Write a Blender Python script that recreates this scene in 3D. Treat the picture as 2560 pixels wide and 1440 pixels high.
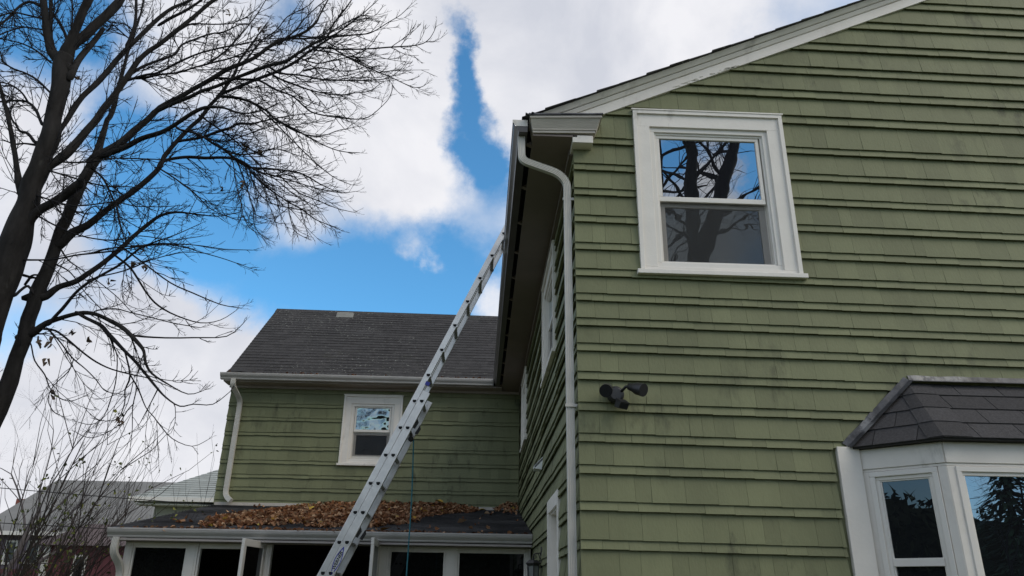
import bpy, bmesh, math, random
from mathutils import Vector, Matrix, noise
C = bpy.context
SC = C.scene
for o in list(bpy.data.objects):
    bpy.data.objects.remove(o)
COL = SC.collection
R = math.radians

# ------------------------------------------------------------------ camera
cam_d = bpy.data.cameras.new('camera')
cam = bpy.data.objects.new('camera', cam_d)
COL.objects.link(cam)
SC.camera = cam
cam_d.sensor_width = 36.0
cam_d.lens = 36.0 * 1890.42 / 2560.0
cam_d.clip_start = 0.05
cam_d.clip_end = 3000.0
YAW, PITCH, ROLL = 0.03722, 0.38504, 0.0155
fw = Vector((math.sin(YAW) * math.cos(PITCH), math.cos(YAW) * math.cos(PITCH), math.sin(PITCH)))
rt = Vector((math.cos(YAW), -math.sin(YAW), 0.0))
up = rt.cross(fw)
rt2 = rt * math.cos(ROLL) + up * math.sin(ROLL)
up2 = up * math.cos(ROLL) - rt * math.sin(ROLL)
cm = Matrix.Identity(4)
for i in range(3):
    cm[i][0], cm[i][1], cm[i][2] = rt2[i], up2[i], -fw[i]
cm[0][3], cm[1][3], cm[2][3] = 0.0, 0.0, 1.6
cam.matrix_world = cm

# ------------------------------------------------------------------ world
SUN_EL, SUN_AZ = R(40), R(122)          # azimuth measured from +Y towards +X
world = bpy.data.worlds.new('World')
SC.world = world
world.use_nodes = True
wn = world.node_tree
for n in list(wn.nodes):
    wn.nodes.remove(n)


def N(tree, typ, loc=None, **kw):
    n = tree.nodes.new(typ)
    for k, v in kw.items():
        if k.startswith('i_'):
            key = k[2:]
            key = int(key) if key.isdigit() else key
            n.inputs[key].default_value = v
        else:
            setattr(n, k, v)
    return n


def K(tree, a, b):
    tree.links.new(a, b)


w_out = N(wn, 'ShaderNodeOutputWorld')
w_bg = N(wn, 'ShaderNodeBackground')
w_bg.inputs['Strength'].default_value = 0.1
K(wn, w_bg.outputs[0], w_out.inputs[0])
sky = N(wn, 'ShaderNodeTexSky', sky_type='NISHITA', sun_disc=False)
sky.sun_elevation = SUN_EL
sky.sun_rotation = SUN_AZ
sky.altitude = 50
sky.air_density = 1.0
sky.dust_density = 0.3
sky.ozone_density = 2.5
w_tc = N(wn, 'ShaderNodeTexCoord')
# irregular cloud outlines: the direction is warped by turbulence first
w_n0 = N(wn, 'ShaderNodeTexNoise', i_Scale=5.5, i_Detail=9.0, i_Roughness=0.62)
K(wn, w_tc.outputs['Generated'], w_n0.inputs['Vector'])
w_s0 = N(wn, 'ShaderNodeVectorMath', operation='SUBTRACT')
w_s0.inputs[1].default_value = (0.5, 0.5, 0.5)
K(wn, w_n0.outputs['Color'], w_s0.inputs[0])
w_s1 = N(wn, 'ShaderNodeVectorMath', operation='SCALE')
w_s1.inputs['Scale'].default_value = 0.15
K(wn, w_s0.outputs[0], w_s1.inputs[0])
w_dir = N(wn, 'ShaderNodeVectorMath', operation='ADD')
K(wn, w_tc.outputs['Generated'], w_dir.inputs[0])
K(wn, w_s1.outputs[0], w_dir.inputs[1])
# cloud banks (+) and clear gaps (-): unit direction, angular radius, weight
CLOUDS = [
    (0.085, 0.771, 0.631, 0.217, 0.90),
    (0.008, 0.751, 0.660, 0.098, 0.25),
    (0.205, 0.740, 0.641, 0.144, 0.55),
    (0.294, 0.705, 0.646, 0.105, 0.30),
    (-0.116, 0.800, 0.588, 0.197, 0.75),
    (-0.075, 0.850, 0.521, 0.112, 0.60),
    (-0.140, 0.876, 0.462, 0.098, 0.50),
    (-0.271, 0.866, 0.420, 0.092, 0.50),
    (-0.321, 0.765, 0.558, 0.217, 0.45),
    (-0.472, 0.755, 0.456, 0.171, 0.45),
    (-0.506, 0.697, 0.509, 0.105, 0.40),
    (-0.318, 0.919, 0.234, 0.217, 0.75),
    (-0.440, 0.875, 0.201, 0.217, 0.70),
    (-0.477, 0.871, 0.118, 0.197, 0.60),
    (-0.356, 0.924, 0.142, 0.197, 0.60),
    (-0.093, 0.905, 0.415, 0.041, 0.95),
    (-0.071, 0.916, 0.394, 0.036, 0.80),
    (0.006, 0.934, 0.358, 0.049, 0.80),
    (-0.210, 0.728, 0.652, 0.059, 0.10),
    (-0.006, 0.835, 0.550, 0.069, -1.25),
    (-0.017, 0.807, 0.591, 0.053, -1.38),
    (-0.030, 0.783, 0.622, 0.046, -1.50),
    (-0.042, 0.758, 0.651, 0.046, -1.38),
    (0.061, 0.786, 0.616, 0.085, 0.50),
    (0.048, 0.750, 0.660, 0.072, 0.30),
    (-0.004, 0.857, 0.515, 0.085, -1.00),
    (-0.045, 0.927, 0.373, 0.144, -1.12),
    (-0.188, 0.913, 0.363, 0.158, -1.06),
    (-0.306, 0.880, 0.362, 0.125, -0.94),
    (-0.371, 0.805, 0.464, 0.144, -1.31),
    (-0.325, 0.835, 0.444, 0.085, -0.62),
    (-0.419, 0.824, 0.381, 0.098, -1.00),
    (-0.500, 0.664, 0.556, 0.125, -1.19),
    (-0.434, 0.691, 0.578, 0.079, -0.75),
    (-0.460, 0.748, 0.479, 0.072, -0.62),
    (-0.423, 0.760, 0.493, 0.085, -0.88),
    (-0.251, 0.725, 0.641, 0.066, -0.69),
    (-0.522, 0.819, 0.239, 0.085, -0.88),
    (-0.471, 0.840, 0.270, 0.072, -0.44),
    (-0.114, 0.902, 0.417, 0.105, -0.38),
    (0.165, 0.768, 0.619, 0.059, -0.31),
    (0.319, 0.713, 0.624, 0.059, -0.25),
    (0.331, -0.798, 0.505, 0.079, -2.00),
    (0.237, -0.818, 0.525, 0.053, -1.20),
    (0.277, -0.821, 0.499, 0.046, 0.90),
    (0.268, -0.869, 0.415, 0.099, 0.30)]
w_n1 = N(wn, 'ShaderNodeTexNoise', i_Scale=3.2, i_Detail=8.0, i_Roughness=0.6)
K(wn, w_tc.outputs['Generated'], w_n1.inputs['Vector'])
acc = N(wn, 'ShaderNodeMapRange', i_1=0.3, i_2=0.7, i_3=-0.12, i_4=0.52)
K(wn, w_n1.outputs['Fac'], acc.inputs[0])
acc_o = acc.outputs[0]
for cx, cy, cz, rad, wt in CLOUDS:
    d = N(wn, 'ShaderNodeVectorMath', operation='DISTANCE')
    K(wn, w_dir.outputs[0], d.inputs[0])
    d.inputs[1].default_value = (cx, cy, cz)
    m = N(wn, 'ShaderNodeMapRange', interpolation_type='SMOOTHSTEP', i_1=0.0, i_2=rad, i_3=wt, i_4=0.0)
    K(wn, d.outputs['Value'], m.inputs[0])
    a = N(wn, 'ShaderNodeMath', operation='ADD')
    K(wn, acc_o, a.inputs[0])
    K(wn, m.outputs[0], a.inputs[1])
    acc_o = a.outputs[0]
w_mask = N(wn, 'ShaderNodeMapRange', interpolation_type='SMOOTHSTEP', i_1=-0.55, i_2=0.60, i_3=0.0, i_4=1.0)
K(wn, acc_o, w_mask.inputs[0])
w_n2 = N(wn, 'ShaderNodeTexNoise', i_Scale=3.7, i_Detail=9.0, i_Roughness=0.55, i_Distortion=0.4)
K(wn, w_tc.outputs['Generated'], w_n2.inputs['Vector'])
w_cr = N(wn, 'ShaderNodeValToRGB')
e = w_cr.color_ramp.elements
e[0].position = 0.33
e[0].color = (0.66, 0.685, 0.765, 1)
e[1].position = 0.58
e[1].color = (0.93, 0.93, 0.97, 1)
K(wn, w_n2.outputs['Fac'], w_cr.inputs[0])
w_cs = N(wn, 'ShaderNodeVectorMath', operation='SCALE')
w_cs.inputs['Scale'].default_value = 9.6
K(wn, w_cr.outputs[0], w_cs.inputs[0])
w_ss = N(wn, 'ShaderNodeVectorMath', operation='MULTIPLY')
w_ss.inputs[1].default_value = (0.92, 1.80, 2.05)
K(wn, sky.outputs[0], w_ss.inputs[0])
w_mix = N(wn, 'ShaderNodeMix', data_type='RGBA')
K(wn, w_mask.outputs[0], w_mix.inputs[0])
K(wn, w_ss.outputs[0], w_mix.inputs[6])
K(wn, w_cs.outputs[0], w_mix.inputs[7])
K(wn, w_mix.outputs[2], w_bg.inputs['Color'])

sun_d = bpy.data.lights.new('sun', 'SUN')
sun_d.energy = 1.35
sun_d.angle = R(38)
sun_d.color = (1.0, 0.88, 0.70)
sun = bpy.data.objects.new('sun', sun_d)
COL.objects.link(sun)
sd = Vector((math.sin(SUN_AZ) * math.cos(SUN_EL), math.cos(SUN_AZ) * math.cos(SUN_EL), math.sin(SUN_EL)))
sun.rotation_euler = (-sd).to_track_quat('-Z', 'Y').to_euler()
sun.location = (0, 30, 40)
SC.view_settings.view_transform = 'Standard'
SC.view_settings.look = 'None'
SC.view_settings.exposure = 0.0
SC.view_settings.gamma = 1.0
SC.view_settings.use_curve_mapping = False
SC.render.engine = 'CYCLES'
SC.cycles.max_bounces = 8
SC.cycles.transparent_max_bounces = 12

# ------------------------------------------------------------------ materials
MATS = {}


def mat(name, col, rough=0.7, var=0.0, vscale=6.0, metal=0.0, bump=0.0, bscale=60.0, spec=0.4,
        stain=None, streak=False, tint=0.0, coat=0.0, vcol2=None, stretch=None, specks=None):
    """procedural paint / wood / metal: base colour, mottling, optional stain and grain relief"""
    m = bpy.data.materials.new(name)
    m.use_nodes = True
    t = m.node_tree
    b = t.nodes['Principled BSDF']
    b.inputs['Roughness'].default_value = rough
    b.inputs['Metallic'].default_value = metal
    b.inputs['Specular IOR Level'].default_value = spec
    b.inputs['Coat Weight'].default_value = coat
    tc = N(t, 'ShaderNodeTexCoord')
    vec = tc.outputs['Object']
    if stretch:
        mp = N(t, 'ShaderNodeMapping')
        mp.inputs['Scale'].default_value = stretch
        K(t, vec, mp.inputs[0])
        vecs = mp.outputs[0]
    else:
        vecs = vec
    n1 = N(t, 'ShaderNodeTexNoise', i_Scale=vscale, i_Detail=6.0, i_Roughness=0.6)
    K(t, vecs, n1.inputs['Vector'])
    mx = N(t, 'ShaderNodeMix', data_type='RGBA')
    c1 = tuple(c * (1 - var) for c in col)
    c2 = vcol2 if vcol2 else tuple(min(1, c * (1 + var)) for c in col)
    mx.inputs[6].default_value = (*c1, 1)
    mx.inputs[7].default_value = (*c2, 1)
    mr = N(t, 'ShaderNodeMapRange', i_1=0.32, i_2=0.68)
    K(t, n1.outputs['Fac'], mr.inputs[0])
    K(t, mr.outputs[0], mx.inputs[0])
    out = mx.outputs[2]
    if tint:
        at = N(t, 'ShaderNodeAttribute', attribute_name='tint')
        mt = N(t, 'ShaderNodeMapRange', i_1=0.0, i_2=1.0, i_3=1.0 - tint, i_4=1.0 + tint)
        K(t, at.outputs['Fac'], mt.inputs[0])
        vs = N(t, 'ShaderNodeVectorMath', operation='SCALE')
        K(t, out, vs.inputs[0])
        K(t, mt.outputs[0], vs.inputs['Scale'])
        out = vs.outputs[0]
    if stain:
        scol, amount, sscale, sstretch = stain[:4]
        st0, st1 = stain[4:6] if len(stain) > 4 else (0.56, 0.78)
        mp2 = N(t, 'ShaderNodeMapping')
        mp2.inputs['Scale'].default_value = sstretch
        K(t, vec, mp2.inputs[0])
        n3 = N(t, 'ShaderNodeTexNoise', i_Scale=sscale, i_Detail=9.0, i_Roughness=0.68)
        K(t, mp2.outputs[0], n3.inputs['Vector'])
        m3 = N(t, 'ShaderNodeMapRange', interpolation_type='SMOOTHSTEP', i_1=st0, i_2=st1, i_3=0.0, i_4=amount)
        K(t, n3.outputs['Fac'], m3.inputs[0])
        n4 = N(t, 'ShaderNodeTexNoise', i_Scale=sscale * 0.28, i_Detail=2.0)   # stains come in groups
        K(t, vec, n4.inputs['Vector'])
        m4 = N(t, 'ShaderNodeMapRange', i_1=0.46, i_2=0.60)
        K(t, n4.outputs['Fac'], m4.inputs[0])
        mm4 = N(t, 'ShaderNodeMath', operation='MULTIPLY')
        K(t, m3.outputs[0], mm4.inputs[0])
        K(t, m4.outputs[0], mm4.inputs[1])
        mx2 = N(t, 'ShaderNodeMix', data_type='RGBA')
        K(t, mm4.outputs[0], mx2.inputs[0])
        K(t, out, mx2.inputs[6])
        mx2.inputs[7].default_value = (*scol, 1)
        out = mx2.outputs[2]
    if specks:
        pcol, psize, pmask = specks
        na = N(t, 'ShaderNodeTexNoise', i_Scale=psize, i_Detail=2.0, i_Roughness=0.7)
        nb_ = N(t, 'ShaderNodeTexNoise', i_Scale=pmask, i_Detail=2.0)
        K(t, vec, na.inputs['Vector'])
        K(t, vec, nb_.inputs['Vector'])
        ma = N(t, 'ShaderNodeMapRange', i_1=0.63, i_2=0.67)
        mb_ = N(t, 'ShaderNodeMapRange', i_1=0.45, i_2=0.62)
        K(t, na.outputs['Fac'], ma.inputs[0])
        K(t, nb_.outputs['Fac'], mb_.inputs[0])
        mm = N(t, 'ShaderNodeMath', operation='MULTIPLY')
        K(t, ma.outputs[0], mm.inputs[0])
        K(t, mb_.outputs[0], mm.inputs[1])
        mx3 = N(t, 'ShaderNodeMix', data_type='RGBA')
        K(t, mm.outputs[0], mx3.inputs[0])
        K(t, out, mx3.inputs[6])
        mx3.inputs[7].default_value = (*pcol, 1)
        out = mx3.outputs[2]
    K(t, out, b.inputs['Base Color'])
    if bump:
        n2 = N(t, 'ShaderNodeTexNoise', i_Scale=bscale, i_Detail=5.0, i_Roughness=0.6)
        K(t, vecs, n2.inputs['Vector'])
        bp = N(t, 'ShaderNodeBump', i_Strength=bump, i_Distance=0.01)
        K(t, n2.outputs['Fac'], bp.inputs['Height'])
        K(t, bp.outputs[0], b.inputs['Normal'])
        if rough < 0.6 or metal > 0:
            rr = N(t, 'ShaderNodeMapRange', i_3=max(0.05, rough - 0.12), i_4=min(1, rough + 0.15))
            K(t, n1.outputs['Fac'], rr.inputs[0])
            K(t, rr.outputs[0], b.inputs['Roughness'])
    MATS[name] = m
    return m


M_GREEN = mat('green_shingle_paint', (0.172, 0.181, 0.096), 0.62, 0.10, 2.2, bump=0.25, bscale=55, tint=0.13,
              stain=((0.045, 0.048, 0.028), 0.9, 3.6, (1.7, 1.7, 0.6), 0.50, 0.70), spec=0.3, stretch=(1, 1, 0.35))
M_WHITE = mat('white_trim_paint', (0.77, 0.725, 0.66), 0.5, 0.05, 3.0, bump=0.12, bscale=40,
              stain=((0.27, 0.25, 0.21), 0.8, 5.0, (1, 1, 0.4), 0.5, 0.75))
M_VINYL = mat('white_vinyl', (0.76, 0.72, 0.66), 0.35, 0.03, 4.0, stain=((0.45, 0.43, 0.4), 0.3, 6.0, (1, 1, 1)))
M_OLDWHITE = mat('weathered_white_paint', (0.52, 0.475, 0.42), 0.6, 0.12, 5.0, bump=0.3, bscale=30,
                 stain=((0.12, 0.10, 0.085), 0.8, 7.0, (1, 1, 1)), stretch=(0.4, 1, 2.5))
M_GUTTER = mat('painted_gutter_metal', (0.45, 0.425, 0.40), 0.36, 0.07, 3.0, spec=0.5,
               stain=((0.16, 0.14, 0.12), 0.6, 8.0, (0.5, 0.5, 2.0)))
M_BROWNGUT = mat('bronze_gutter_metal', (0.075, 0.066, 0.06), 0.32, 0.12, 3.0, spec=0.5,
                 stain=((0.08, 0.07, 0.06), 0.6, 8.0, (1, 0.4, 1)))
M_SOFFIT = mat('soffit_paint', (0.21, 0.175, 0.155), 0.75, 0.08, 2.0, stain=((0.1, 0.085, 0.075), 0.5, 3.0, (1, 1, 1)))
M_ROOF = mat('asphalt_roof_shingle', (0.050, 0.047, 0.046), 0.92, 0.18, 9.0, bump=0.6, bscale=240, tint=0.22,
             stain=((0.085, 0.088, 0.045), 0.5, 1.3, (1, 1, 1)), spec=0.25, specks=((0.24, 0.24, 0.21), 22.0, 0.55))
M_ROOF2 = mat('bay_roof_shingle', (0.074, 0.070, 0.071), 0.9, 0.22, 60.0, bump=0.7, bscale=320, tint=0.12, spec=0.25)
M_ROOFEDGE = mat('roof_edge', (0.035, 0.033, 0.032), 0.9, 0.1, 20.0)
M_LEAD = mat('lead_flashing', (0.075, 0.075, 0.08), 0.5, 0.6, 9.0, metal=0.35, bump=0.5, bscale=14,
             stain=((0.26, 0.26, 0.26), 0.7, 8.0, (1, 1, 1), 0.48, 0.62))
M_ALU = mat('ladder_aluminium', (0.63, 0.605, 0.57), 0.36, 0.18, 5.0, metal=0.8, bump=0.12, bscale=30,
            stain=((0.30, 0.28, 0.26), 0.6, 9.0, (1, 1, 1)))
M_RUNG = mat('rung_aluminium', (0.34, 0.33, 0.32), 0.5, 0.15, 14.0, metal=0.8)
M_DARK = mat('black_and_painted_shade', (0.012, 0.012, 0.013), 0.9)  # black parts, and painted shade for the rung ends and eave slot
M_BRONZE = mat('dark_bronze_fixture', (0.022, 0.022, 0.024), 0.38, 0.15, 20.0, spec=0.5)
M_IRON = mat('weathered_iron', (0.045, 0.043, 0.042), 0.6, 0.25, 40.0, metal=0.3)
M_BARK = mat('tree_bark', (0.020, 0.018, 0.017), 0.9, 0.45, 9.0, bump=1.0, bscale=26, stretch=(1, 1, 0.3),
             stain=((0.085, 0.085, 0.075), 0.5, 6.0, (1, 1, 0.5)), spec=0.2)
M_TWIG = mat('twig_bark', (0.018, 0.016, 0.017), 0.85, 0.2, 20.0, spec=0.2)
M_DRYLEAF = mat('dry_leaf', (0.09, 0.06, 0.04), 0.8, 0.3, 30.0)
M_WIRE = mat('cable_black', (0.02, 0.02, 0.02), 0.6)
M_ROPE = mat('teal_rope', (0.03, 0.16, 0.20), 0.7, 0.25, 160.0)
M_ROOM = mat('porch_interior', (0.055, 0.045, 0.038), 0.85, 0.2, 3.0)
M_LENS = mat('lamp_lens', (0.035, 0.035, 0.03), 0.3, spec=0.5)
M_SHRUB = mat('shrub_bark', (0.048, 0.038, 0.032), 0.85, 0.25, 15.0, spec=0.2)
M_FARTWIG = mat('haze_toned_far_bark', (0.10, 0.088, 0.088), 0.9, 0.2, 5.0, spec=0.1)  # bark colour lightened, distance haze painted into it
M_FROST = mat('lantern_glass', (0.22, 0.23, 0.22), 0.15, 0.1, 9.0, spec=0.6)
M_STEEL = mat('bright_galvanised_steel', (0.88, 0.88, 0.86), 0.4, 0.08, 30.0, metal=0.1, bump=0.3, bscale=25)
M_VENT = mat('roof_vent_paint', (0.27, 0.265, 0.24), 0.6, 0.12, 8.0)
M_BLUE = mat('sticker_blue', (0.03, 0.035, 0.32), 0.35)
M_INK = mat('sticker_ink', (0.015, 0.015, 0.02), 0.5)
M_SILVER = mat('sticker_silver', (0.60, 0.60, 0.58), 0.4, 0.05, 8.0, metal=0.3)
M_CURT = mat('room_dark', (0.02, 0.02, 0.022), 0.8)


def leafmat(name, ramp):
    m = bpy.data.materials.new(name)
    m.use_nodes = True
    t = m.node_tree
    b = t.nodes['Principled BSDF']
    b.inputs['Roughness'].default_value = 0.72
    b.inputs['Specular IOR Level'].default_value = 0.25
    at = N(t, 'ShaderNodeAttribute', attribute_name='tint')
    cr = N(t, 'ShaderNodeValToRGB')
    el = cr.color_ramp.elements
    while len(el) < len(ramp):
        el.new(0.5)
    for e_, (p_, c_) in zip(el, ramp):
        e_.position = p_
        e_.color = (*c_, 1)
    K(t, at.outputs['Fac'], cr.inputs[0])
    K(t, cr.outputs[0], b.inputs['Base Color'])
    return m


M_LEAF = leafmat('fallen_leaf', [(0.0, (0.07, 0.028, 0.014)), (0.25, (0.17, 0.068, 0.028)), (0.5, (0.26, 0.12, 0.055)),
                                 (0.72, (0.46, 0.31, 0.19)), (0.9, (0.32, 0.12, 0.035)), (1.0, (0.50, 0.36, 0.06))])
M_BUSHLEAF = leafmat('bush_leaf', [(0.0, (0.05, 0.055, 0.03)), (0.5, (0.10, 0.12, 0.03)), (1.0, (0.22, 0.22, 0.045))])
M_EVER = leafmat('evergreen_needles', [(0.0, (0.018, 0.03, 0.016)), (1.0, (0.05, 0.075, 0.035))])


def glass(name, mirror, dark=(0.012, 0.013, 0.015), wave=0.0, wscale=6.0, rough=0.0, tintc=(0.9, 0.95, 1.0), curtain=None):
    """window glass over a dark room: a mirror-like share above a dark body; wave = uneven old panes"""
    m = bpy.data.materials.new(name)
    m.use_nodes = True
    t = m.node_tree
    b = t.nodes['Principled BSDF']
    b.inputs['Base Color'].default_value = (*dark, 1)
    b.inputs['Roughness'].default_value = 0.3
    b.inputs['Specular IOR Level'].default_value = 0.0
    if curtain:
        tc = N(t, 'ShaderNodeTexCoord')
        n = N(t, 'ShaderNodeTexNoise', i_Scale=3.0, i_Detail=3.0)
        K(t, tc.outputs['Object'], n.inputs['Vector'])
        mx = N(t, 'ShaderNodeMix', data_type='RGBA')
        mx.inputs[6].default_value = (*dark, 1)
        mx.inputs[7].default_value = (*curtain, 1)
        K(t, n.outputs['Fac'], mx.inputs[0])
        K(t, mx.outputs[2], b.inputs['Base Color'])
    g = N(t, 'ShaderNodeBsdfGlossy', i_Roughness=rough)
    g.inputs['Color'].default_value = (*tintc, 1)
    fr = N(t, 'ShaderNodeFresnel', i_IOR=1.5)
    ad = N(t, 'ShaderNodeMath', operation='ADD', use_clamp=True)
    ad.inputs[1].default_value = mirror
    K(t, fr.outputs[0], ad.inputs[0])
    ms = N(t, 'ShaderNodeMixShader')
    K(t, ad.outputs[0], ms.inputs[0])
    K(t, b.outputs[0], ms.inputs[1])
    K(t, g.outputs[0], ms.inputs[2])
    K(t, ms.outputs[0], t.nodes['Material Output'].inputs[0])
    if wave:
        tc = N(t, 'ShaderNodeTexCoord')
        n = N(t, 'ShaderNodeTexNoise', i_Scale=wscale, i_Detail=2.0, i_Roughness=0.5)
        K(t, tc.outputs['Object'], n.inputs['Vector'])
        bp = N(t, 'ShaderNodeBump', i_Strength=1.0, i_Distance=wave)
        K(t, n.outputs['Fac'], bp.inputs['Height'])
        for s in (g, b, fr):
            K(t, bp.outputs[0], s.inputs['Normal'])
    return m


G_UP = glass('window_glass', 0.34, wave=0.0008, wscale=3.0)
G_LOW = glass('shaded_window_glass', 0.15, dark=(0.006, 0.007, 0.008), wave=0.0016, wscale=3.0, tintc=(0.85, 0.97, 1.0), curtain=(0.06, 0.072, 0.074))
G_OLD = glass('old_wavy_glass', 0.30, wave=0.11, wscale=2.6, tintc=(0.75, 0.95, 1.0))
G_OLDLOW = glass('old_wavy_dark_glass', -0.015, wave=0.03, wscale=4.0)
G_BAY = glass('bay_window_glass', 0.30, wave=0.0006, wscale=3.0, tintc=(0.55, 0.8, 1.0))
G_BAYS = glass('bay_side_glass', 0.05, wave=0.0006, wscale=3.0)
G_PORCH = glass('porch_glass', 0.0, dark=(0.008, 0.008, 0.008))


def screenmat():
    m = bpy.data.materials.new('insect_screen')
    m.use_nodes = True
    t = m.node_tree
    b = t.nodes['Principled BSDF']
    b.inputs['Base Color'].default_value = (0.016, 0.016, 0.017, 1)
    b.inputs['Roughness'].default_value = 0.6
    tr = N(t, 'ShaderNodeBsdfTransparent')
    ms = N(t, 'ShaderNodeMixShader', i_0=0.28)
    K(t, tr.outputs[0], ms.inputs[1])
    K(t, b.outputs[0], ms.inputs[2])
    K(t, ms.outputs[0], t.nodes['Material Output'].inputs[0])
    return m


M_SCREEN = screenmat()

# ------------------------------------------------------------------ mesh builder


class MB:
    def __init__(self):
        self.v, self.f, self.mi, self.t = [], [], [], []

    def add(self, vs, fs, mi=0, tint=0.5):
        n = len(self.v)
        self.v.extend(tuple(p) for p in vs)
        for f in fs:
            self.f.append(tuple(i + n for i in f))
            self.mi.append(mi)
            self.t.append(tint)
        return self

    def box(self, x0, x1, y0, y1, z0, z1, mi=0, tint=0.5):
        vs = [(x0, y0, z0), (x1, y0, z0), (x1, y1, z0), (x0, y1, z0), (x0, y0, z1), (x1, y0, z1), (x1, y1, z1), (x0, y1, z1)]
        return self.add(vs, [(0, 3, 2, 1), (4, 5, 6, 7), (0, 1, 5, 4), (1, 2, 6, 5), (2, 3, 7, 6), (3, 0, 4, 7)], mi, tint)

    def mbox(self, fn, u0, u1, z0, z1, o0, o1, mi=0, tint=0.5):
        """box in wall coordinates (u along, z up, o out of the wall)"""
        vs = [fn(u0, z0, o1), fn(u1, z0, o1), fn(u1, z0, o0), fn(u0, z0, o0), fn(u0, z1, o1), fn(u1, z1, o1), fn(u1, z1, o0), fn(u0, z1, o0)]
        return self.add(vs, [(0, 3, 2, 1), (4, 5, 6, 7), (0, 1, 5, 4), (1, 2, 6, 5), (2, 3, 7, 6), (3, 0, 4, 7)], mi, tint)

    def frame(self, fn, u0, u1, z0, z1, w, o0, o1, mi=0, wt=None, wb=None):
        wt = w if wt is None else wt
        wb = w if wb is None else wb
        self.mbox(fn, u0, u1, z1 - wt, z1, o0, o1, mi)
        self.mbox(fn, u0, u1, z0, z0 + wb, o0, o1, mi)
        self.mbox(fn, u0, u0 + w, z0 + wb, z1 - wt, o0, o1, mi)
        self.mbox(fn, u1 - w, u1, z0 + wb, z1 - wt, o0, o1, mi)
        return self

    def prism(self, a, b, mi=0, tint=0.5):
        """two matching polygons (lists of points), joined with sides"""
        n = len(a)
        fs = [tuple(range(n)), tuple(reversed(range(n, 2 * n)))]
        fs += [(i, i + n, (i + 1) % n + n, (i + 1) % n) for i in range(n)]
        return self.add(list(a) + list(b), fs, mi, tint)

    def tube(self, pts, rad, sides=6, mi=0, cap=True, tint=0.5, flat=None):
        pts = [Vector(p) for p in pts]
        rr = rad if isinstance(rad, (list, tuple)) else [rad] * len(pts)
        ref = None
        rings = []
        for i, p in enumerate(pts):
            d = (pts[min(i + 1, len(pts) - 1)] - pts[max(i - 1, 0)])
            if d.length < 1e-9:
                d = Vector((0, 0, 1))
            d.normalize()
            if ref is None:
                ref = Vector((0, 0, 1)) if abs(d.z) < 0.9 else Vector((1, 0, 0))
                if flat is not None:
                    ref = Vector(flat)
            a = (ref - d * ref.dot(d))
            if a.length < 1e-6:
                a = d.orthogonal()
            a.normalize()
            ref = a
            b = d.cross(a)
            rings.append([p + (a * math.cos(2 * math.pi * k / sides + math.pi / sides) + b * math.sin(2 * math.pi * k / sides + math.pi / sides)) * rr[i]
                          for k in range(sides)])
        vs = [q for r_ in rings for q in r_]
        fs = []
        for i in range(len(rings) - 1):
            for k in range(sides):
                k2 = (k + 1) % sides
                fs.append((i * sides + k, i * sides + k2, (i + 1) * sides + k2, (i + 1) * sides + k))
        if cap:
            fs.append(tuple(reversed(range(sides))))
            fs.append(tuple((len(rings) - 1) * sides + k for k in range(sides)))
        return self.add(vs, fs, mi, tint)

    def section(self, prof, p0, p1, A, B, mi=0, close=False, caps=False):
        """open or closed profile [(a,b)] swept from p0 to p1 with axes A,B"""
        p0, p1, A, B = Vector(p0), Vector(p1), Vector(A), Vector(B)
        r0 = [p0 + A * a + B * b for a, b in prof]
        r1 = [p1 + A * a + B * b for a, b in prof]
        n = len(prof)
        fs = [(i, i + 1, i + 1 + n, i + n) for i in range(n - 1)]
        if close:
            fs.append((n - 1, 0, n, 2 * n - 1))
        if caps:
            fs += [tuple(range(n)), tuple(reversed(range(n, 2 * n)))]
        return self.add(r0 + r1, fs, mi)

    def build(self, name, mats, parent=None, smooth=False, loc=None, bevel=0.0, kind=None):
        me = bpy.data.meshes.new(name)
        me.from_pydata(self.v, [], self.f)
        if not isinstance(mats, (list, tuple)):
            mats = [mats]
        for m in mats:
            me.materials.append(m)
        if len(mats) > 1:
            me.polygons.foreach_set('material_index', self.mi)
        at = me.attributes.new('tint', 'FLOAT', 'FACE')
        at.data.foreach_set('value', self.t)
        if smooth:
            me.polygons.foreach_set('use_smooth', [True] * len(self.f))
        me.update()
        if not smooth and len(self.f) < 60000 and kind is None:
            bm = bmesh.new()
            bm.from_mesh(me)
            bmesh.ops.recalc_face_normals(bm, faces=bm.faces)
            bm.to_mesh(me)
            bm.free()
        return link(name, me, parent, bevel, kind)


def link(name, me, parent=None, bevel=0.0, kind=None):
    o = bpy.data.objects.new(name, me)
    COL.objects.link(o)
    if parent is not None:
        o.parent = parent
        if parent.type == 'EMPTY':
            o.matrix_parent_inverse = Matrix.Translation(-parent.location)
    if bevel:
        md = o.modifiers.new('bevel', 'BEVEL')
        md.width = bevel
        md.segments = 2
        md.limit_method = 'ANGLE'
        md.angle_limit = R(40)
    if kind:
        o['kind'] = kind
    return o


def tag(o, label, cat, group=None, kind=None):
    o['label'] = label
    o['category'] = cat
    if group:
        o['group'] = group
    if kind:
        o['kind'] = kind
    return o


def thing(name, label, cat, loc=(0, 0, 0), group=None):
    o = bpy.data.objects.new(name, None)
    COL.objects.link(o)
    o.location = loc
    return tag(o, label, cat, group)


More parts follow.
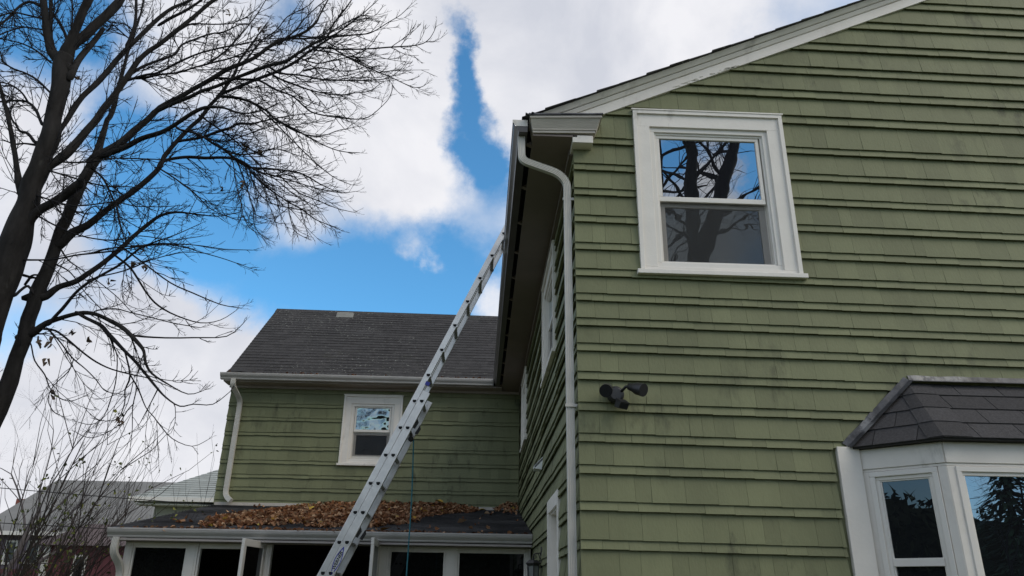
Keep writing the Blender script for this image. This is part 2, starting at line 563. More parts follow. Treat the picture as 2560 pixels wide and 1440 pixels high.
def rect_minus(rects, h):
    out = []
    for (a0, a1, b0, b1) in rects:
        h0, h1, k0, k1 = h
        if h1 <= a0 or h0 >= a1 or k1 <= b0 or k0 >= b1:
            out.append((a0, a1, b0, b1))
            continue
        if b1 > k1:
            out.append((a0, a1, k1, b1))
        if b0 < k0:
            out.append((a0, a1, b0, k0))
        c0, c1 = max(b0, k0), min(b1, k1)
        if a0 < h0:
            out.append((a0, h0, c0, c1))
        if a1 > h1:
            out.append((h1, a1, c0, c1))
    return [r_ for r_ in out if r_[1] - r_[0] > 0.004 and r_[3] - r_[2] > 0.004]


def clip_poly(poly, a, b, c):
    """keep the side a*u + b*z <= c"""
    out = []
    for i in range(len(poly)):
        p, q = poly[i], poly[(i + 1) % len(poly)]
        fp, fq = a * p[0] + b * p[1] - c, a * q[0] + b * q[1] - c
        if fp <= 0:
            out.append(p)
        if (fp < 0 < fq) or (fq < 0 < fp):
            s = fp / (fp - fq)
            out.append((p[0] + (q[0] - p[0]) * s, p[1] + (q[1] - p[1]) * s))
    return out


def wall_mesh(fn, u0, u1, z0, z1, holes, clips=(), depth=0.0):
    """flat sheathing with real openings"""
    mb = MB()
    rects = [(u0, u1, z0, z1)]
    for h in holes:
        rects = rect_minus(rects, h)
    for (a0, a1, b0, b1) in rects:
        poly = [(a0, b0), (a1, b0), (a1, b1), (a0, b1)]
        for cl in clips:
            poly = clip_poly(poly, *cl)
            if len(poly) < 3:
                break
        if len(poly) >= 3:
            mb.prism([fn(u, z, depth) for u, z in poly], [fn(u, z, depth - 0.03) for u, z in poly])
    return mb


def shingles(fn, rows, u0, u1, holes, rng, clips=(), wmin=0.10, wmax=0.26, t=0.024, zoff=None, jit=0.003, wob=0.0):
    """courses of wall shingles -> list of (polygon (u,z), ztop, zbot, thickness, tint)"""
    out = []
    for (zt, zb) in rows:
        u = u0
        first = True
        while u < u1 - 0.004:
            w = rng.uniform(wmin, wmax)
            if u1 - (u + w) < wmin * 0.5:
                w = u1 - u
            ue = min(u + w, u1)
            dz = zoff((u + ue) / 2) if zoff else 0.0
            j = rng.uniform(-jit, jit)
            tt = t * rng.uniform(0.94, 1.06) + wob * noise.noise(Vector((u * 1.3, zb * 2.1, 3.3)))
            tint = min(1, max(0, rng.gauss(0.5, 0.22)))
            rects = [(u + 0.0008, ue - 0.0008, zb + dz + j, zt + dz)]
            for h in holes:
                rects = rect_minus(rects, h)
            for (a0, a1, b0, b1) in rects:
                poly = [(a0, b0), (a1, b0), (a1, b1), (a0, b1)]
                for cl in clips:
                    poly = clip_poly(poly, *cl)
                    if len(poly) < 3:
                        break
                if len(poly) >= 3:
                    out.append((poly, zt + dz, zb + dz + j, tt, tint))
            u = ue
    return out


def shingle_prism(mb, fn, s, lap=True):
    poly, zt, zb, tt, tint = s
    th = 0.36 * tt                                          # board thickness; the butt stands off the course below
    hgt = max(1e-4, zt - zb)
    top = max(z for u, z in poly)
    up_ = 0.03 if (lap and top > zt - 1e-4) else 0.0        # head runs up behind the course above
    q = [(u, z + (up_ if z > zt - 1e-4 else 0.0)) for u, z in poly]
    off = lambda z: tt - (tt - 0.003) * (z - zb) / max(hgt, 0.115 if tt > 0.015 else hgt)
    fr = [fn(u, z, max(0.0015, off(z))) for u, z in q]
    bk = [fn(u, z, max(-0.004, off(z) - th - 0.002)) for u, z in q]
    mb.prism(fr, bk, 0, tint)

# ------------------------------------------------------------------ ground
def build_sheet(name, mats, x0, x1, y0, y1, z):
    mb = MB()
    mb.add([(x0, y0, z), (x1, y0, z), (x1, y1, z), (x0, y1, z)], [(0, 1, 2, 3)])
    return mb.build(name, mats)


M_GRASS = mat('autumn_lawn', (0.085, 0.095, 0.045), 0.95, 0.3, 1.5, bump=0.5, bscale=30, stain=((0.16, 0.10, 0.05), 0.6, 2.0, (1, 1, 1)))
g = build_sheet('ground', M_GRASS, -600, 600, -600, 900, 0.0)
g['kind'] = 'structure'

# ------------------------------------------------------------------ the house
D, XC, YW, XL = 5.509, 0.7295, 14.087, -4.69
gF = lambda u, z, o: (u, D - o, z)
sF = lambda u, z, o: (XC - o, u, z)
wF = lambda u, z, o: (u, YW - o, z)
lF = lambda u, z, o: (XL - o, u, z)
house = thing('house', 'green shingled two-storey house with white trim, porch wing and bay window', 'house', (0.73, 5.5, 0))
RK = 0.4567                                     # rake slope
rake_low = lambda x: 5.472 + RK * (x - 0.974)
roof_z = lambda x: 5.396 + RK * (x - 0.397)
RIDGE = 6.2
WIN = (1.228, 2.537, 4.011, 5.524)
W1 = (7.12, 8.52, 3.86, 5.03)
W2 = (11.85, 13.05, 3.89, 5.03)
DOOR = (6.95, 8.08, 0.12, 2.49)
WW = (-2.587, -1.493, 3.767, 5.037)

WIDE = [8.26, 7.99, 7.72, 7.455, 7.19, 6.92, 6.655, 6.38, 6.105, 5.84, 5.567, 5.24, 4.979, 4.742, 4.492, 4.245, 4.015, 3.804, 3.598, 3.393, 3.169,
        2.933, 2.704, 2.476, 2.222, 1.963, 1.72, 1.47, 1.22, 0.97, 0.72, 0.47, 0.22]
NARROW = [z - (0.085 if z > 5.3 else 0.063) for z in WIDE]
ROWS = []
for i in range(len(WIDE)):
    ROWS.append((WIDE[i], NARROW[i]))                       # narrow course
    if i + 1 < len(WIDE):
        ROWS.append((NARROW[i], WIDE[i + 1]))               # wide course
clipL = (-RK, 1.0, 5.472 - RK * 0.974 + 0.075)
clipR = (RK, 1.0, 5.472 - RK * 0.974 + 0.075 + RK * 2 * RIDGE)
sag = lambda u: -0.0125 * (u - XC)

# gable wall
gw = wall_mesh(gF, XC, 2 * RIDGE - XC, 0.0, 8.6, [(WIN[0] + 0.09, WIN[1] - 0.09, WIN[2] + 0.03, WIN[3] - 0.09)], (clipL, clipR))
wall = gw.build('wall', M_GREEN, house)
rng = random.Random(11)
rows_g = [(zt, zb) for zt, zb in ROWS]
sh = shingles(gF, rows_g, XC - 0.022, 8.6, [WIN, (2.58, 5.9, 0.0, 2.63)], rng, (clipL, clipR), 0.09, 0.27, 0.031, sag, 0.0012, 0.004)
# the pieces that show largest stay single objects, the rest is one joined part


def show(s):
    poly, zt, zb, tt, ti = s
    u = sum(p[0] for p in poly) / len(poly)
    z = sum(p[1] for p in poly) / len(poly)
    a = (max(p[0] for p in poly) - min(p[0] for p in poly)) * (zt - zb)
    x = (u - 0.2) / (D - 0.0)
    if u > 4.9 or z < 1.72 or (z - 1.6) / D > 0.98 or (u > 3.9 and z < 2.2) or (2.55 < u and z < 2.62):
        return 0
    return a / ((u * u + D * D + (z - 1.6) ** 2))


sh.sort(key=show, reverse=True)
for s in sh[:300]:
    mb = MB()
    shingle_prism(mb, gF, s)
    mb.build('shingle', M_GREEN, wall)
mb = MB()
for s in sh[300:]:
    shingle_prism(mb, gF, s)
mb.build('shingles', M_GREEN, wall, kind='stuff')

# long side wall behind the corner
sw = wall_mesh(sF, D + 0.03, 20.0, 0.0, 5.3, [(W1[0] + 0.09, W1[1] - 0.09, W1[2] + 0.03, W1[3] - 0.09),
                                              (W2[0] + 0.09, W2[1] - 0.09, W2[2] + 0.03, W2[3] - 0.09),
                                              (DOOR[0] + 0.1, DOOR[1] - 0.1, DOOR[2], DOOR[3] - 0.1)])
side = sw.build('wall', M_GREEN, house)
srows = [(a, b) for a, b in ROWS if b < 5.2]
srows[0] = (5.28, srows[0][1])
sh = shingles(sF, srows, D - 0.004, YW, [W1, W2, DOOR], rng, (), 0.10, 0.26, 0.034, None, 0.0035, 0.014)
mb = MB()
for s in sh:
    shingle_prism(mb, sF, s)
mb.build('shingles', M_GREEN, side, kind='stuff')

# wing wall and its left return
ww = wall_mesh(wF, XL, XC - 0.03, 0.0, 5.3, [(WW[0] + 0.09, WW[1] - 0.09, WW[2] + 0.03, WW[3] - 0.09)])
wing = ww.build('wall', M_GREEN, house)
WW_W = [5.36, 5.10, 4.84, 4.577, 4.304, 4.049, 3.797, 3.543, 3.316, 3.09, 2.83]
wrows = []
for i in range(len(WW_W)):
    nb = WW_W[i] - 0.062
    wrows.append((WW_W[i], nb))
    if i + 1 < len(WW_W):
        wrows.append((nb, WW_W[i + 1]))
wrows = [(min(a, 5.2), b) for a, b in wrows if b < 5.15]
sh = shingles(wF, wrows, XL - 0.024, XC - 0.03, [WW], rng, (), 0.12, 0.34, 0.029, None, 0.006, 0.006)
mb = MB()
for s in sh:
    shingle_prism(mb, wF, s)
mb.build('shingles', M_GREEN, wing, kind='stuff')
clipA = (-0.854, 1.0, 5.25 - 0.854 * 13.9)
clipB = (0.854, 1.0, 5.25 + 0.854 * 18.7)
lw = wall_mesh(lF, YW + 0.032, 18.5, 0.0, 7.6, [], (clipA, clipB))
left = lw.build('wall', M_GREEN, house)
sh = shingles(lF, wrows, YW - 0.004, 18.5, [], rng, (), 0.15, 0.35, 0.034, None, 0.006, 0.008)
mb = MB()
for s in sh:
    shingle_prism(mb, lF, s)
mb.build('shingles', M_GREEN, left, kind='stuff')
back = MB()
back.box(XL + 0.02, 2 * RIDGE - XC, 18.45, 18.5, 0, 5.3)
back.build('wall', M_GREEN, house)
rw = MB()
rw.box(2 * RIDGE - XC - 0.03, 2 * RIDGE - XC, D + 0.03, 18.4, 0, 5.3)
rw.build('wall', M_GREEN, house)

# ---- main roof and rake
mb = MB()
Y0R = D - 0.118
for sgn in (0, 1):
    X = (lambda x: x) if sgn == 0 else (lambda x: 2 * RIDGE - x)
    prof = [(0.275, roof_z(0.275)), (RIDGE, roof_z(RIDGE)), (RIDGE, roof_z(RIDGE) - 0.05), (0.275, roof_z(0.275) - 0.045)]
    mb.prism([(X(x), D - 0.06, z) for x, z in prof], [(X(x), 20.0, z) for x, z in prof])
roof = mb.build('roof', M_ROOFEDGE, house)
mb = MB()
n = 0
x = 0.262
while x < RIDGE:                                            # roofing seen edge-on along the rake
    x2 = min(RIDGE, x + rng.uniform(0.17, 0.27))
    h = 0.012 + rng.uniform(-0.003, 0.004)
    o = rng.uniform(-0.012, 0.012)
    z1, z2 = roof_z(x), roof_z(x2)
    a = [(x, z1), (x2, z2), (x2, z2 + h * 0.3), (x, z1 + h)]
    mb.prism([(p, Y0R - 0.02 + o, q) for p, q in a], [(p, 20.0, q) for p, q in a])
    x = x2
mb.build('roof_shingles', M_ROOF, roof, kind='stuff')

mb = MB()


def rakepiece(lo, hi, o0, o1, x0, x1=RIDGE, m=0):
    a = [(x0, rake_low(x0) + lo), (x1, rake_low(x1) + lo), (x1, rake_low(x1) + hi), (x0, rake_low(x0) + hi)]
    mb.prism([gF(u, z, o1) for u, z in a], [gF(u, z, o0) for u, z in a], m)
    b = [(2 * RIDGE - u, z) for u, z in a]
    mb.prism([gF(u, z, o1) for u, z in b], [gF(u, z, o0) for u, z in b], m)


def rakeslant(lo, hi, o0, o1, x0, x1=RIDGE):
    for X in ((lambda x: x), (lambda x: 2 * RIDGE - x)):
        mb.prism([gF(X(x0), rake_low(x0) + lo, o0), gF(X(x0), rake_low(x0) + hi, o1), gF(X(x0), rake_low(x0) + hi, 0.0), gF(X(x0), rake_low(x0) + lo, 0.0)],
                 [gF(X(x1), rake_low(x1) + lo, o0), gF(X(x1), rake_low(x1) + hi, o1), gF(X(x1), rake_low(x1) + hi, 0.0), gF(X(x1), rake_low(x1) + lo, 0.0)])


rakepiece(0.0, 0.098, -0.003, 0.036, 0.55)
rakepiece(0.096, 0.106, 0.0, 0.030, 0.55)
rakeslant(0.104, 0.142, 0.044, 0.064, 0.47)
rakepiece(0.140, 0.148, 0.0, 0.058, 0.46)
rakeslant(0.146, 0.189, 0.074, 0.108, 0.42)
rake = mb.build('rake_board', M_WHITE, house, bevel=0.003)
mb = MB()
for k in range(26):                                        # flaking paint near the lower edge of the rake board
    u = 1.60 + rng.random() ** 0.8 * 0.62
    z = rake_low(u) + rng.uniform(0.004, 0.026) * (1.2 - abs(u - 1.78) * 0.8)
    r_ = rng.uniform(0.006, 0.020)
    pts = [(u + math.cos(a) * r_ * rng.uniform(0.9, 2.0), z + (math.cos(a) * RK * 1.2 + math.sin(a) * 0.5) * r_ * rng.uniform(0.5, 1.0)) for a in [i * math.pi / 4 for i in range(8)]]
    pts = [(a, max(b, rake_low(a) + 0.002)) for a, b in pts]
    mb.prism([gF(a, b, 0.0385) for a, b in pts], [gF(a, b, 0.0362) for a, b in pts])
M_FLAKE = mat('bare_wood_flake', (0.50, 0.48, 0.40), 0.8, 0.3, 30.0)
mb.build('paint_flakes', M_FLAKE, rake, kind='stuff')

# ---- cornice return under the rake, with its weathered moulding
mb = MB()
zt = lambda x: 5.318 + 0.05 * (x - 0.326)
zb = lambda x: 5.188 + 0.03 * (x - 0.353)


def ret(x0, x1, a, b, o0, o1, xi0=0.0, xi1=0.0):
    """slanted moulding course: a,b fractions of height; o0 bottom, o1 top projection"""
    def pt(x, f, o):
        return gF(x, zb(x) + (zt(x) - zb(x)) * f, o)
    f0 = [pt(x0 + xi0, a, o0), pt(x1 - xi1, a, o0), pt(x1, b, o1), pt(x0, b, o1)]
    f1 = [pt(x0 + xi0, a, -0.0), pt(x1 - xi1, a, -0.0), pt(x1, b, -0.0), pt(x0, b, -0.0)]
    mb.prism(f0, f1)


ret(0.353, 0.880, 0.0, 0.16, 0.140, 0.143)
ret(0.350, 0.890, 0.155, 0.24, 0.150, 0.152)
ret(0.334, 0.922, 0.235, 0.80, 0.150, 0.195, 0.014, 0.03)
ret(0.326, 0.932, 0.795, 0.94, 0.203, 0.205)
cr = mb.build('cornice_return', M_OLDWHITE, house, bevel=0.002)
mb = MB()
mb.prism([gF(0.318, zt(0.318) - 0.004, 0.215), gF(0.940, zt(0.94) - 0.004, 0.215), gF(0.940, zt(0.94) + 0.008, 0.215), gF(0.318, zt(0.318) + 0.010, 0.215)],
         [gF(0.318, zt(0.318) + 0.02, 0.0), gF(0.940, zt(0.94) + 0.02, 0.0), gF(0.940, zt(0.94) + 0.03, 0.0), gF(0.318, zt(0.318) + 0.03, 0.0)])
for k in range(9):
    u = 0.300 + rng.uniform(-0.02, 0.05)
    mb.prism([(u, D - 0.2 - rng.uniform(0, 0.04), 5.325), (u + 0.03, D - 0.19, 5.32), (u + 0.02 + rng.uniform(-0.03, 0.02), D - 0.17, 5.355 + rng.uniform(0, 0.02))],
             [(u, D - 0.16, 5.325), (u + 0.03, D - 0.15, 5.32), (u + 0.02, D - 0.14, 5.350)])
mb.build('cap_flashing', M_LEAD, cr)
mb = MB()
mb.box(0.690, 0.862, D - 0.125, D + 0.3, 5.118, 5.187)
mb.build('frieze_block', M_WHITE, house, bevel=0.003)

# ---- eaves: soffits, fascia, gutters
mb = MB()
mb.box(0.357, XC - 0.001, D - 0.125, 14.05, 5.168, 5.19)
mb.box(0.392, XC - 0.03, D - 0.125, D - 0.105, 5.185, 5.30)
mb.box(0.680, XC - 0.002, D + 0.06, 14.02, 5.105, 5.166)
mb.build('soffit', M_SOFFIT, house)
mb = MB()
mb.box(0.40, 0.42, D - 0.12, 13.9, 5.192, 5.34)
mb.build('fascia', M_DARK, house)  # near-black colour stands in for shade in the slot
mb = MB()
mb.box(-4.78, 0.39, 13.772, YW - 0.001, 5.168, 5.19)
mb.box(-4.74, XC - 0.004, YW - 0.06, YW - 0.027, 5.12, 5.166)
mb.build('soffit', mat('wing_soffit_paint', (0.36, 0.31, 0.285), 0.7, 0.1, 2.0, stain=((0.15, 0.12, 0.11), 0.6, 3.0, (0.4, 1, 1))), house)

GP = [(0.0, 0.108), (0.0, 0.0), (0.072, 0.0), (0.079, 0.012), (0.080, 0.026), (0.092, 0.040), (0.112, 0.062), (0.120, 0.080), (0.120, 0.090), (0.125, 0.094), (0.125, 0.114), (0.116, 0.116)]
GI = [(0.116, 0.111), (0.120, 0.108), (0.116, 0.094), (0.115, 0.082), (0.108, 0.066), (0.075, 0.028), (0.070, 0.006), (0.005, 0.006), (0.005, 0.108)]


def gutter(p0, p1, out, mats, name='gutter', ends=(True, True)):
    m_ = MB()
    m_.section(GP + GI, p0, p1, out, (0, 0, 1), close=True)
    for e_, p in zip(ends, (p0, p1)):
        if e_:
            P0 = Vector(p)
            dv = (Vector(p1) - Vector(p0)).normalized() * 0.003
            poly = [P0 + Vector(out) * a + Vector((0, 0, 1)) * b for a, b in GP]
            m_.prism([q - dv for q in poly], [q + dv for q in poly])
    return m_.build(name, mats, house)


gm = gutter((0.310, D - 0.135, 5.191), (0.310, 13.768, 5.191), (-1, 0, 0), M_BROWNGUT, ends=(False, False))
for k in range(12):                                        # hangers in the dark slot behind the gutter
    mb = MB()
    y = D + 0.05 + k * 0.74
    mb.prism([(0.312, y, 5.20), (0.356, y, 5.187), (0.356, y, 5.225)], [(0.312, y + 0.04, 5.20), (0.356, y + 0.05, 5.187), (0.356, y + 0.05, 5.225)])
    mb.build('gutter_bracket', M_SOFFIT, gm)
mb = MB()
poly = [(0.310 - a, 5.191 + b) for a, b in [(0.0, 0.116), (0.0, 0.055), (0.088, 0.055), (0.112, 0.075), (0.127, 0.096), (0.127, 0.116)]]
mb.prism([(x, D - 0.142, z) for x, z in poly], [(x, D - 0.136, z) for x, z in poly])
mb.build('gutter_end', M_WHITE, gm)
mb = MB()
poly = [(0.310 - a, 5.191 + b) for a, b in [(0.0, 0.055), (0.0, 0.0), (0.072, 0.0), (0.079, 0.012), (0.080, 0.026), (0.092, 0.040), (0.098, 0.055)]]
mb.prism([(x, D - 0.140, z) for x, z in poly], [(x, D - 0.136, z) for x, z in poly])
mb.build('gutter_end', M_BROWNGUT, gm)
gutter((-4.817, 13.770, 5.191), (0.188, 13.770, 5.191), (0, -1, 0), M_GUTTER)
gutter((-4.735, 10.427, 2.208), (XC - 0.03, 10.427, 2.214), (0, -1, 0), M_GUTTER)

# ---- wing roof
SL = 0.854
cs = 1 / math.sqrt(1 + SL * SL)
sn = SL * cs
Yr0, Zr0, Ln = 13.72, 5.318, 3.40


def rF(u, s, o):
    dz = -0.0068 * (u + 4.67) * s / Ln
    return (u, Yr0 + s * cs - o * sn, Zr0 + s * sn + o * cs + dz)


mb = MB()
XE = 2.2
pr = [(0, 0.0), (Ln, 0.0), (Ln, -0.05), (0, -0.05)]
mb.prism([rF(-4.70, s, o) for s, o in pr], [rF(XE, s, o) for s, o in pr])
bk = lambda p: (p[0], 2 * (Yr0 + Ln * cs) - p[1], p[2])
mb.prism([bk(rF(-4.70, s, o)) for s, o in pr], [bk(rF(XE, s, o)) for s, o in pr])
wroof = mb.build('roof', M_ROOFEDGE, house)
nr = 25
ex = Ln / nr
rrows = [((i + 1) * ex + 0.002, i * ex - 0.004) for i in range(nr)]
sh = shingles(rF, rrows, -4.715, XE, [], rng, (), 0.22, 0.36, 0.010, None, 0.003, 0.006)
vis = [s for s in sh if s[0][0][0] < 0.25]
hid = [s for s in sh if s[0][0][0] >= 0.25]
vis.sort(key=lambda s: (s[0][1][0] - s[0][0][0]) * (0.8 + 0.2 * (1 - s[2] / Ln)), reverse=True)
for s in vis[:240]:
    mb = MB()
    shingle_prism(mb, rF, s)
    mb.build('roof_shingle', M_ROOF, wroof)
mb = MB()
for s in vis[240:] + hid:
    shingle_prism(mb, rF, s)
mb.build('roof_shingles', M_ROOF, wroof, kind='stuff')
mb = MB()                                                  # ridge caps
u = -4.72
while u < XE:
    a, b = Vector(rF(u, Ln, 0.014)), Vector(rF(u + 0.30, Ln, 0.008))
    q = [(-0.13, -0.111), (0, 0.0), (0.13, -0.111)]
    mb.prism([a + Vector((0, y, z)) for y, z in q] + [a + Vector((0, y, z - 0.01)) for y, z in reversed(q)],
             [b + Vector((0, y, z)) for y, z in q] + [b + Vector((0, y, z - 0.01)) for y, z in reversed(q)])
    u += 0.24
mb.build('ridge_caps', M_ROOF, wroof, kind='stuff')
# curled corner of the lowest course above the gutter
mb = MB()
mb.prism([rF(-4.74, -0.02, 0.01), rF(-4.2, -0.03, 0.005), rF(-4.45, -0.05, 0.055)], [rF(-4.72, 0.12, 0.012), rF(-4.2, 0.12, 0.012), rF(-4.45, 0.12, 0.04)])
mb.build('curled_shingle', M_ROOFEDGE, wroof)
# low box vent near the ridge
mb = MB()
v0 = rF(-3.34, Ln - 0.33, 0)
vx0, vx1 = -3.335, -2.925
yv = v0[1] - 0.05
mb.prism([(vx0, yv - 0.04, 7.155), (vx1, yv - 0.04, 7.150), (vx1 - 0.03, yv + 0.03, 7.40), (vx0 + 0.035, yv + 0.03, 7.402)],
         [(vx0, yv + 0.42, 7.43), (vx1, yv + 0.42, 7.43), (vx1 - 0.03, yv + 0.36, 7.46), (vx0 + 0.035, yv + 0.36, 7.46)])
mb.box(vx0 - 0.01, vx1 + 0.012, yv - 0.055, yv + 0.0, 7.13, 7.157)
mb.build('roof_vent', M_VENT, wroof, bevel=0.004)

# ---- porch roof
PSL = (3.0 - 2.33) / (14.087 - 10.36)
pc = 1 / math.sqrt(1 + PSL * PSL)
ps = PSL * pc
PL = (14.08 - 10.36) / pc


def pF(u, s, o):
    return (u, 10.36 + s * pc - o * ps, 2.325 + s * ps + o * pc)


mb = MB()
pr = [(0, 0.0), (PL, 0.0), (PL, -0.06), (0, -0.06)]
mb.prism([pF(-4.70, s, o) for s, o in pr], [pF(XC - 0.03, s, o) for s, o in pr])
proof = mb.build('roof', M_ROOFEDGE, house)
nr = 29
ex = PL / nr
sh = shingles(pF, [((i + 1) * ex + 0.002, i * ex - 0.004) for i in range(nr)], -4.715, XC - 0.028, [], rng, (), 0.2, 0.36, 0.012, None, 0.004, 0.008)
mb = MB()
for s in sh:
    shingle_prism(mb, pF, s)
mb.build('roof_shingles', mat('porch_roof_shingle', (0.045, 0.043, 0.044), 0.85, 0.2, 9.0, bump=0.6, bscale=240, tint=0.25), proof, kind='stuff')
mb = MB()
mb.mbox(wF, XL, XC - 0.035, 2.97, 3.045, 0.0, 0.045)
mb.build('flashing', M_OLDWHITE, proof)

# ---- porch front
mb = MB()
PY = 10.60
mb.box(-4.60, XC - 0.032, PY, PY + 0.09, 2.168, 2.262)                    # beam
mb.box(-4.70, XC - 0.032, 10.36, PY - 0.001, 2.175, 2.20)                 # soffit board
porch = mb.build('porch_front', mat('porch_beam_paint', (0.40, 0.36, 0.335), 0.7, 0.1, 3.0, stain=((0.2, 0.16, 0.14), 0.5, 4.0, (1, 1, 1))), house)
for (a, b) in [(-4.590, -4.492), (-3.790, -3.648), (-2.785, -2.70), (-1.335, -1.165), (-0.428, -0.268), (0.632, XC - 0.034)]:
    mb = MB()
    mb.box(a, b, PY - 0.012, PY + 0.08, 0.2, 2.167)
    mb.mbox(lambda u, z, o: (u, PY - o, z), a + 0.03, b - 0.03, 0.2, 2.166, 0.012, 0.02)
    mb.build('post', M_WHITE, porch, bevel=0.004)
for (a, b, glazed) in [(-4.492, -3.790, 1), (-3.648, -2.785, 0), (-1.165, -0.428, 1), (-0.268, 0.632, 1)]:
    mb = MB()
    mb.frame(lambda u, z, o: (u, PY - o, z), a + 0.001, b - 0.001, 0.9, 2.165, 0.024, -0.07, -0.005, 0, 0.066, 0.08)
    f = mb.build('window_frame', M_WHITE, porch, bevel=0.003)
    if glazed:
        mb = MB()
        mb.box(a + 0.02, b - 0.02, PY + 0.03, PY + 0.034, 0.95, 2.11)
        mb.build('pane', G_PORCH, porch)
for (hx, fx, zt_) in [(-2.79, -2.868, 2.190), (-1.31, -1.298, 2.226)]:
    h, fr_ = Vector((hx, PY - 0.02, 0)), Vector((fx, 9.86, 0))
    d = (fr_ - h)
    L_ = d.length
    d.normalize()
    nn = Vector((d.y, -d.x, 0))
    sf = lambda u, z, o, h=h, d=d, nn=nn: tuple(h + d * u + nn * o + Vector((0, 0, z)))
    mb = MB()
    mb.frame(sf, 0.0, L_, 0.95, zt_, 0.075, -0.02, 0.02, 0, 0.085, 0.1)
    s_ = mb.build('open_sash', M_WHITE, house, bevel=0.004)
    mb = MB()
    mb.mbox(sf, 0.07, L_ - 0.07, 1.04, zt_ - 0.08, -0.004, 0.004)
    mb.build('pane', G_PORCH, s_)
mb = MB()
mb.box(-4.60, XC - 0.04, PY + 0.1, YW - 0.03, 0.16, 0.2)                  # floor
mb.box(-4.60, XC - 0.04, PY + 0.1, YW - 0.03, 2.20, 2.24)                 # ceiling
mb.box(-4.60, XC - 0.04, YW - 0.06, YW - 0.034, 0.2, 2.2)                 # back wall
mb.box(-4.60, -4.56, PY + 0.1, YW - 0.03, 0.2, 2.2)
mb.box(XC - 0.06, XC - 0.04, PY + 0.1, YW - 0.07, 0.2, 2.2)
mb.build('porch_room', M_ROOM, house)
mb = MB()
mb.box(-4.60, -2.786, PY, PY + 0.08, 0.0, 0.89)
mb.box(-1.334, XC - 0.034, PY, PY + 0.08, 0.0, 0.89)
mb.build('porch_base', M_WHITE, house)

# ---- windows


def window(fn, U, g0, g1, zu, zl, up, low, cw=0.142, crown=True):
    u0, u1, z0, z1 = U
    mb = MB()
    mb.frame(fn, u0, u1, z0, z1, 0.034, 0.0, 0.050, 0, 0.036, 0.004)
    mb.frame(fn, u0 + 0.033, u1 - 0.033, z0 + 0.003, z1 - 0.035, cw - 0.034, -0.02, 0.032, 0, cw - 0.02, 0.03)
    if crown:
        mb.mbox(fn, u0 - 0.012, u1 + 0.012, z1 - 0.004, z1 + 0.010, 0.0, 0.056)
    w_ = mb.build('window', M_WHITE, house, bevel=0.004)
    i0, i1, j0, j1 = u0 + cw, u1 - cw, z0 + 0.034, z1 - cw - 0.018
    mb = MB()
    mb.frame(fn, i0 - 0.012, i1 + 0.012, j0 - 0.006, j1 + 0.012, 0.052, -0.10, 0.012)
    mb.frame(fn, i0 + 0.039, i1 - 0.039, j0 + 0.045, j1 - 0.039, 0.018, -0.10, -0.004)
    mb.build('frame', M_VINYL, w_, bevel=0.003)
    mb = MB()
    mb.frame(fn, g0 - 0.03, g1 + 0.03, zu[0] - 0.045, zu[1] + 0.03, 0.030, -0.040, -0.014, 0, 0.030, 0.045)
    mb.build('sash', M_VINYL, w_, bevel=0.003)
    mb = MB()
    mb.mbox(fn, g0 - 0.004, g1 + 0.004, zu[0] - 0.004, zu[1] + 0.004, -0.034, -0.028)
    mb.build('pane', up, w_)
    mb = MB()
    mb.frame(fn, g0 - 0.04, g1 + 0.04, zl[0] - 0.05, zl[1] + 0.03, 0.062, -0.085, -0.055)
    mb.build('sash', M_VINYL, w_, bevel=0.003)
    mb = MB()
    mb.mbox(fn, g0 + 0.018, g1 - 0.018, zl[0] + 0.008, zl[1] - 0.028, -0.075, -0.069)
    mb.build('pane', low, w_)
    mb = MB()
    mb.mbox(fn, g0 - 0.02, g1 + 0.02, zl[0] - 0.012, zl[1] + 0.002, -0.031, -0.030)
    mb.build('insect_screen', M_SCREEN, w_)
    mb = MB()
    mb.mbox(fn, u0 - 0.03, u1 + 0.03, z0 - 0.040, z0 - 0.002, 0.0, 0.066)
    mb.build('sill', M_WHITE, w_, bevel=0.004)
    return w_


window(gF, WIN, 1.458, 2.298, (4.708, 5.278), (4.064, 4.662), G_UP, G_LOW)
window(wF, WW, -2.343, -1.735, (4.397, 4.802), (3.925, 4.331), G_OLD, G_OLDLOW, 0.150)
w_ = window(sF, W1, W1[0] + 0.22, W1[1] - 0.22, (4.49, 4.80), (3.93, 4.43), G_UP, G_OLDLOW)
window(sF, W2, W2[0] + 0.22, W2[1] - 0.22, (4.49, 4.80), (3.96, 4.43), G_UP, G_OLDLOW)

# ---- door on the side wall
mb = MB()
mb.frame(sF, DOOR[0], DOOR[1], DOOR[2], DOOR[3], 0.125, -0.01, 0.032, 0, 0.125, 0.002)
mb.frame(sF, DOOR[0] + 0.12, DOOR[1] - 0.12, DOOR[2], DOOR[3] - 0.12, 0.02, -0.16, 0.006, 0, 0.02, 0.002)
dr = mb.build('door_frame', M_WHITE, house, bevel=0.003)
mb = MB()
mb.mbox(sF, DOOR[0] + 0.11, DOOR[1] - 0.11, DOOR[2], DOOR[3] - 0.11, -0.20, -0.16)
mb.build('door', M_WHITE, dr)

# ---- galvanised dryer hood on the side wall
mb = MB()
y0, y1 = 8.80, 8.98
a = [(XC - 0.012, 3.075), (XC - 0.022, 3.075), (XC - 0.115, 2.975), (XC - 0.115, 2.955), (XC - 0.10, 2.96), (XC - 0.012, 3.05)]
mb.prism([(x, y0, z) for x, z in a], [(x, y1, z) for x, z in a])
for yy in (y0, y1 - 0.004):
    a = [(XC - 0.012, 3.07), (XC - 0.112, 2.968), (XC - 0.108, 2.945), (XC - 0.012, 2.93)]
    mb.prism([(x, yy, z) for x, z in a], [(x, yy + 0.004, z) for x, z in a])
mb.build('vent_hood', M_STEEL, house)

# ---- downspouts


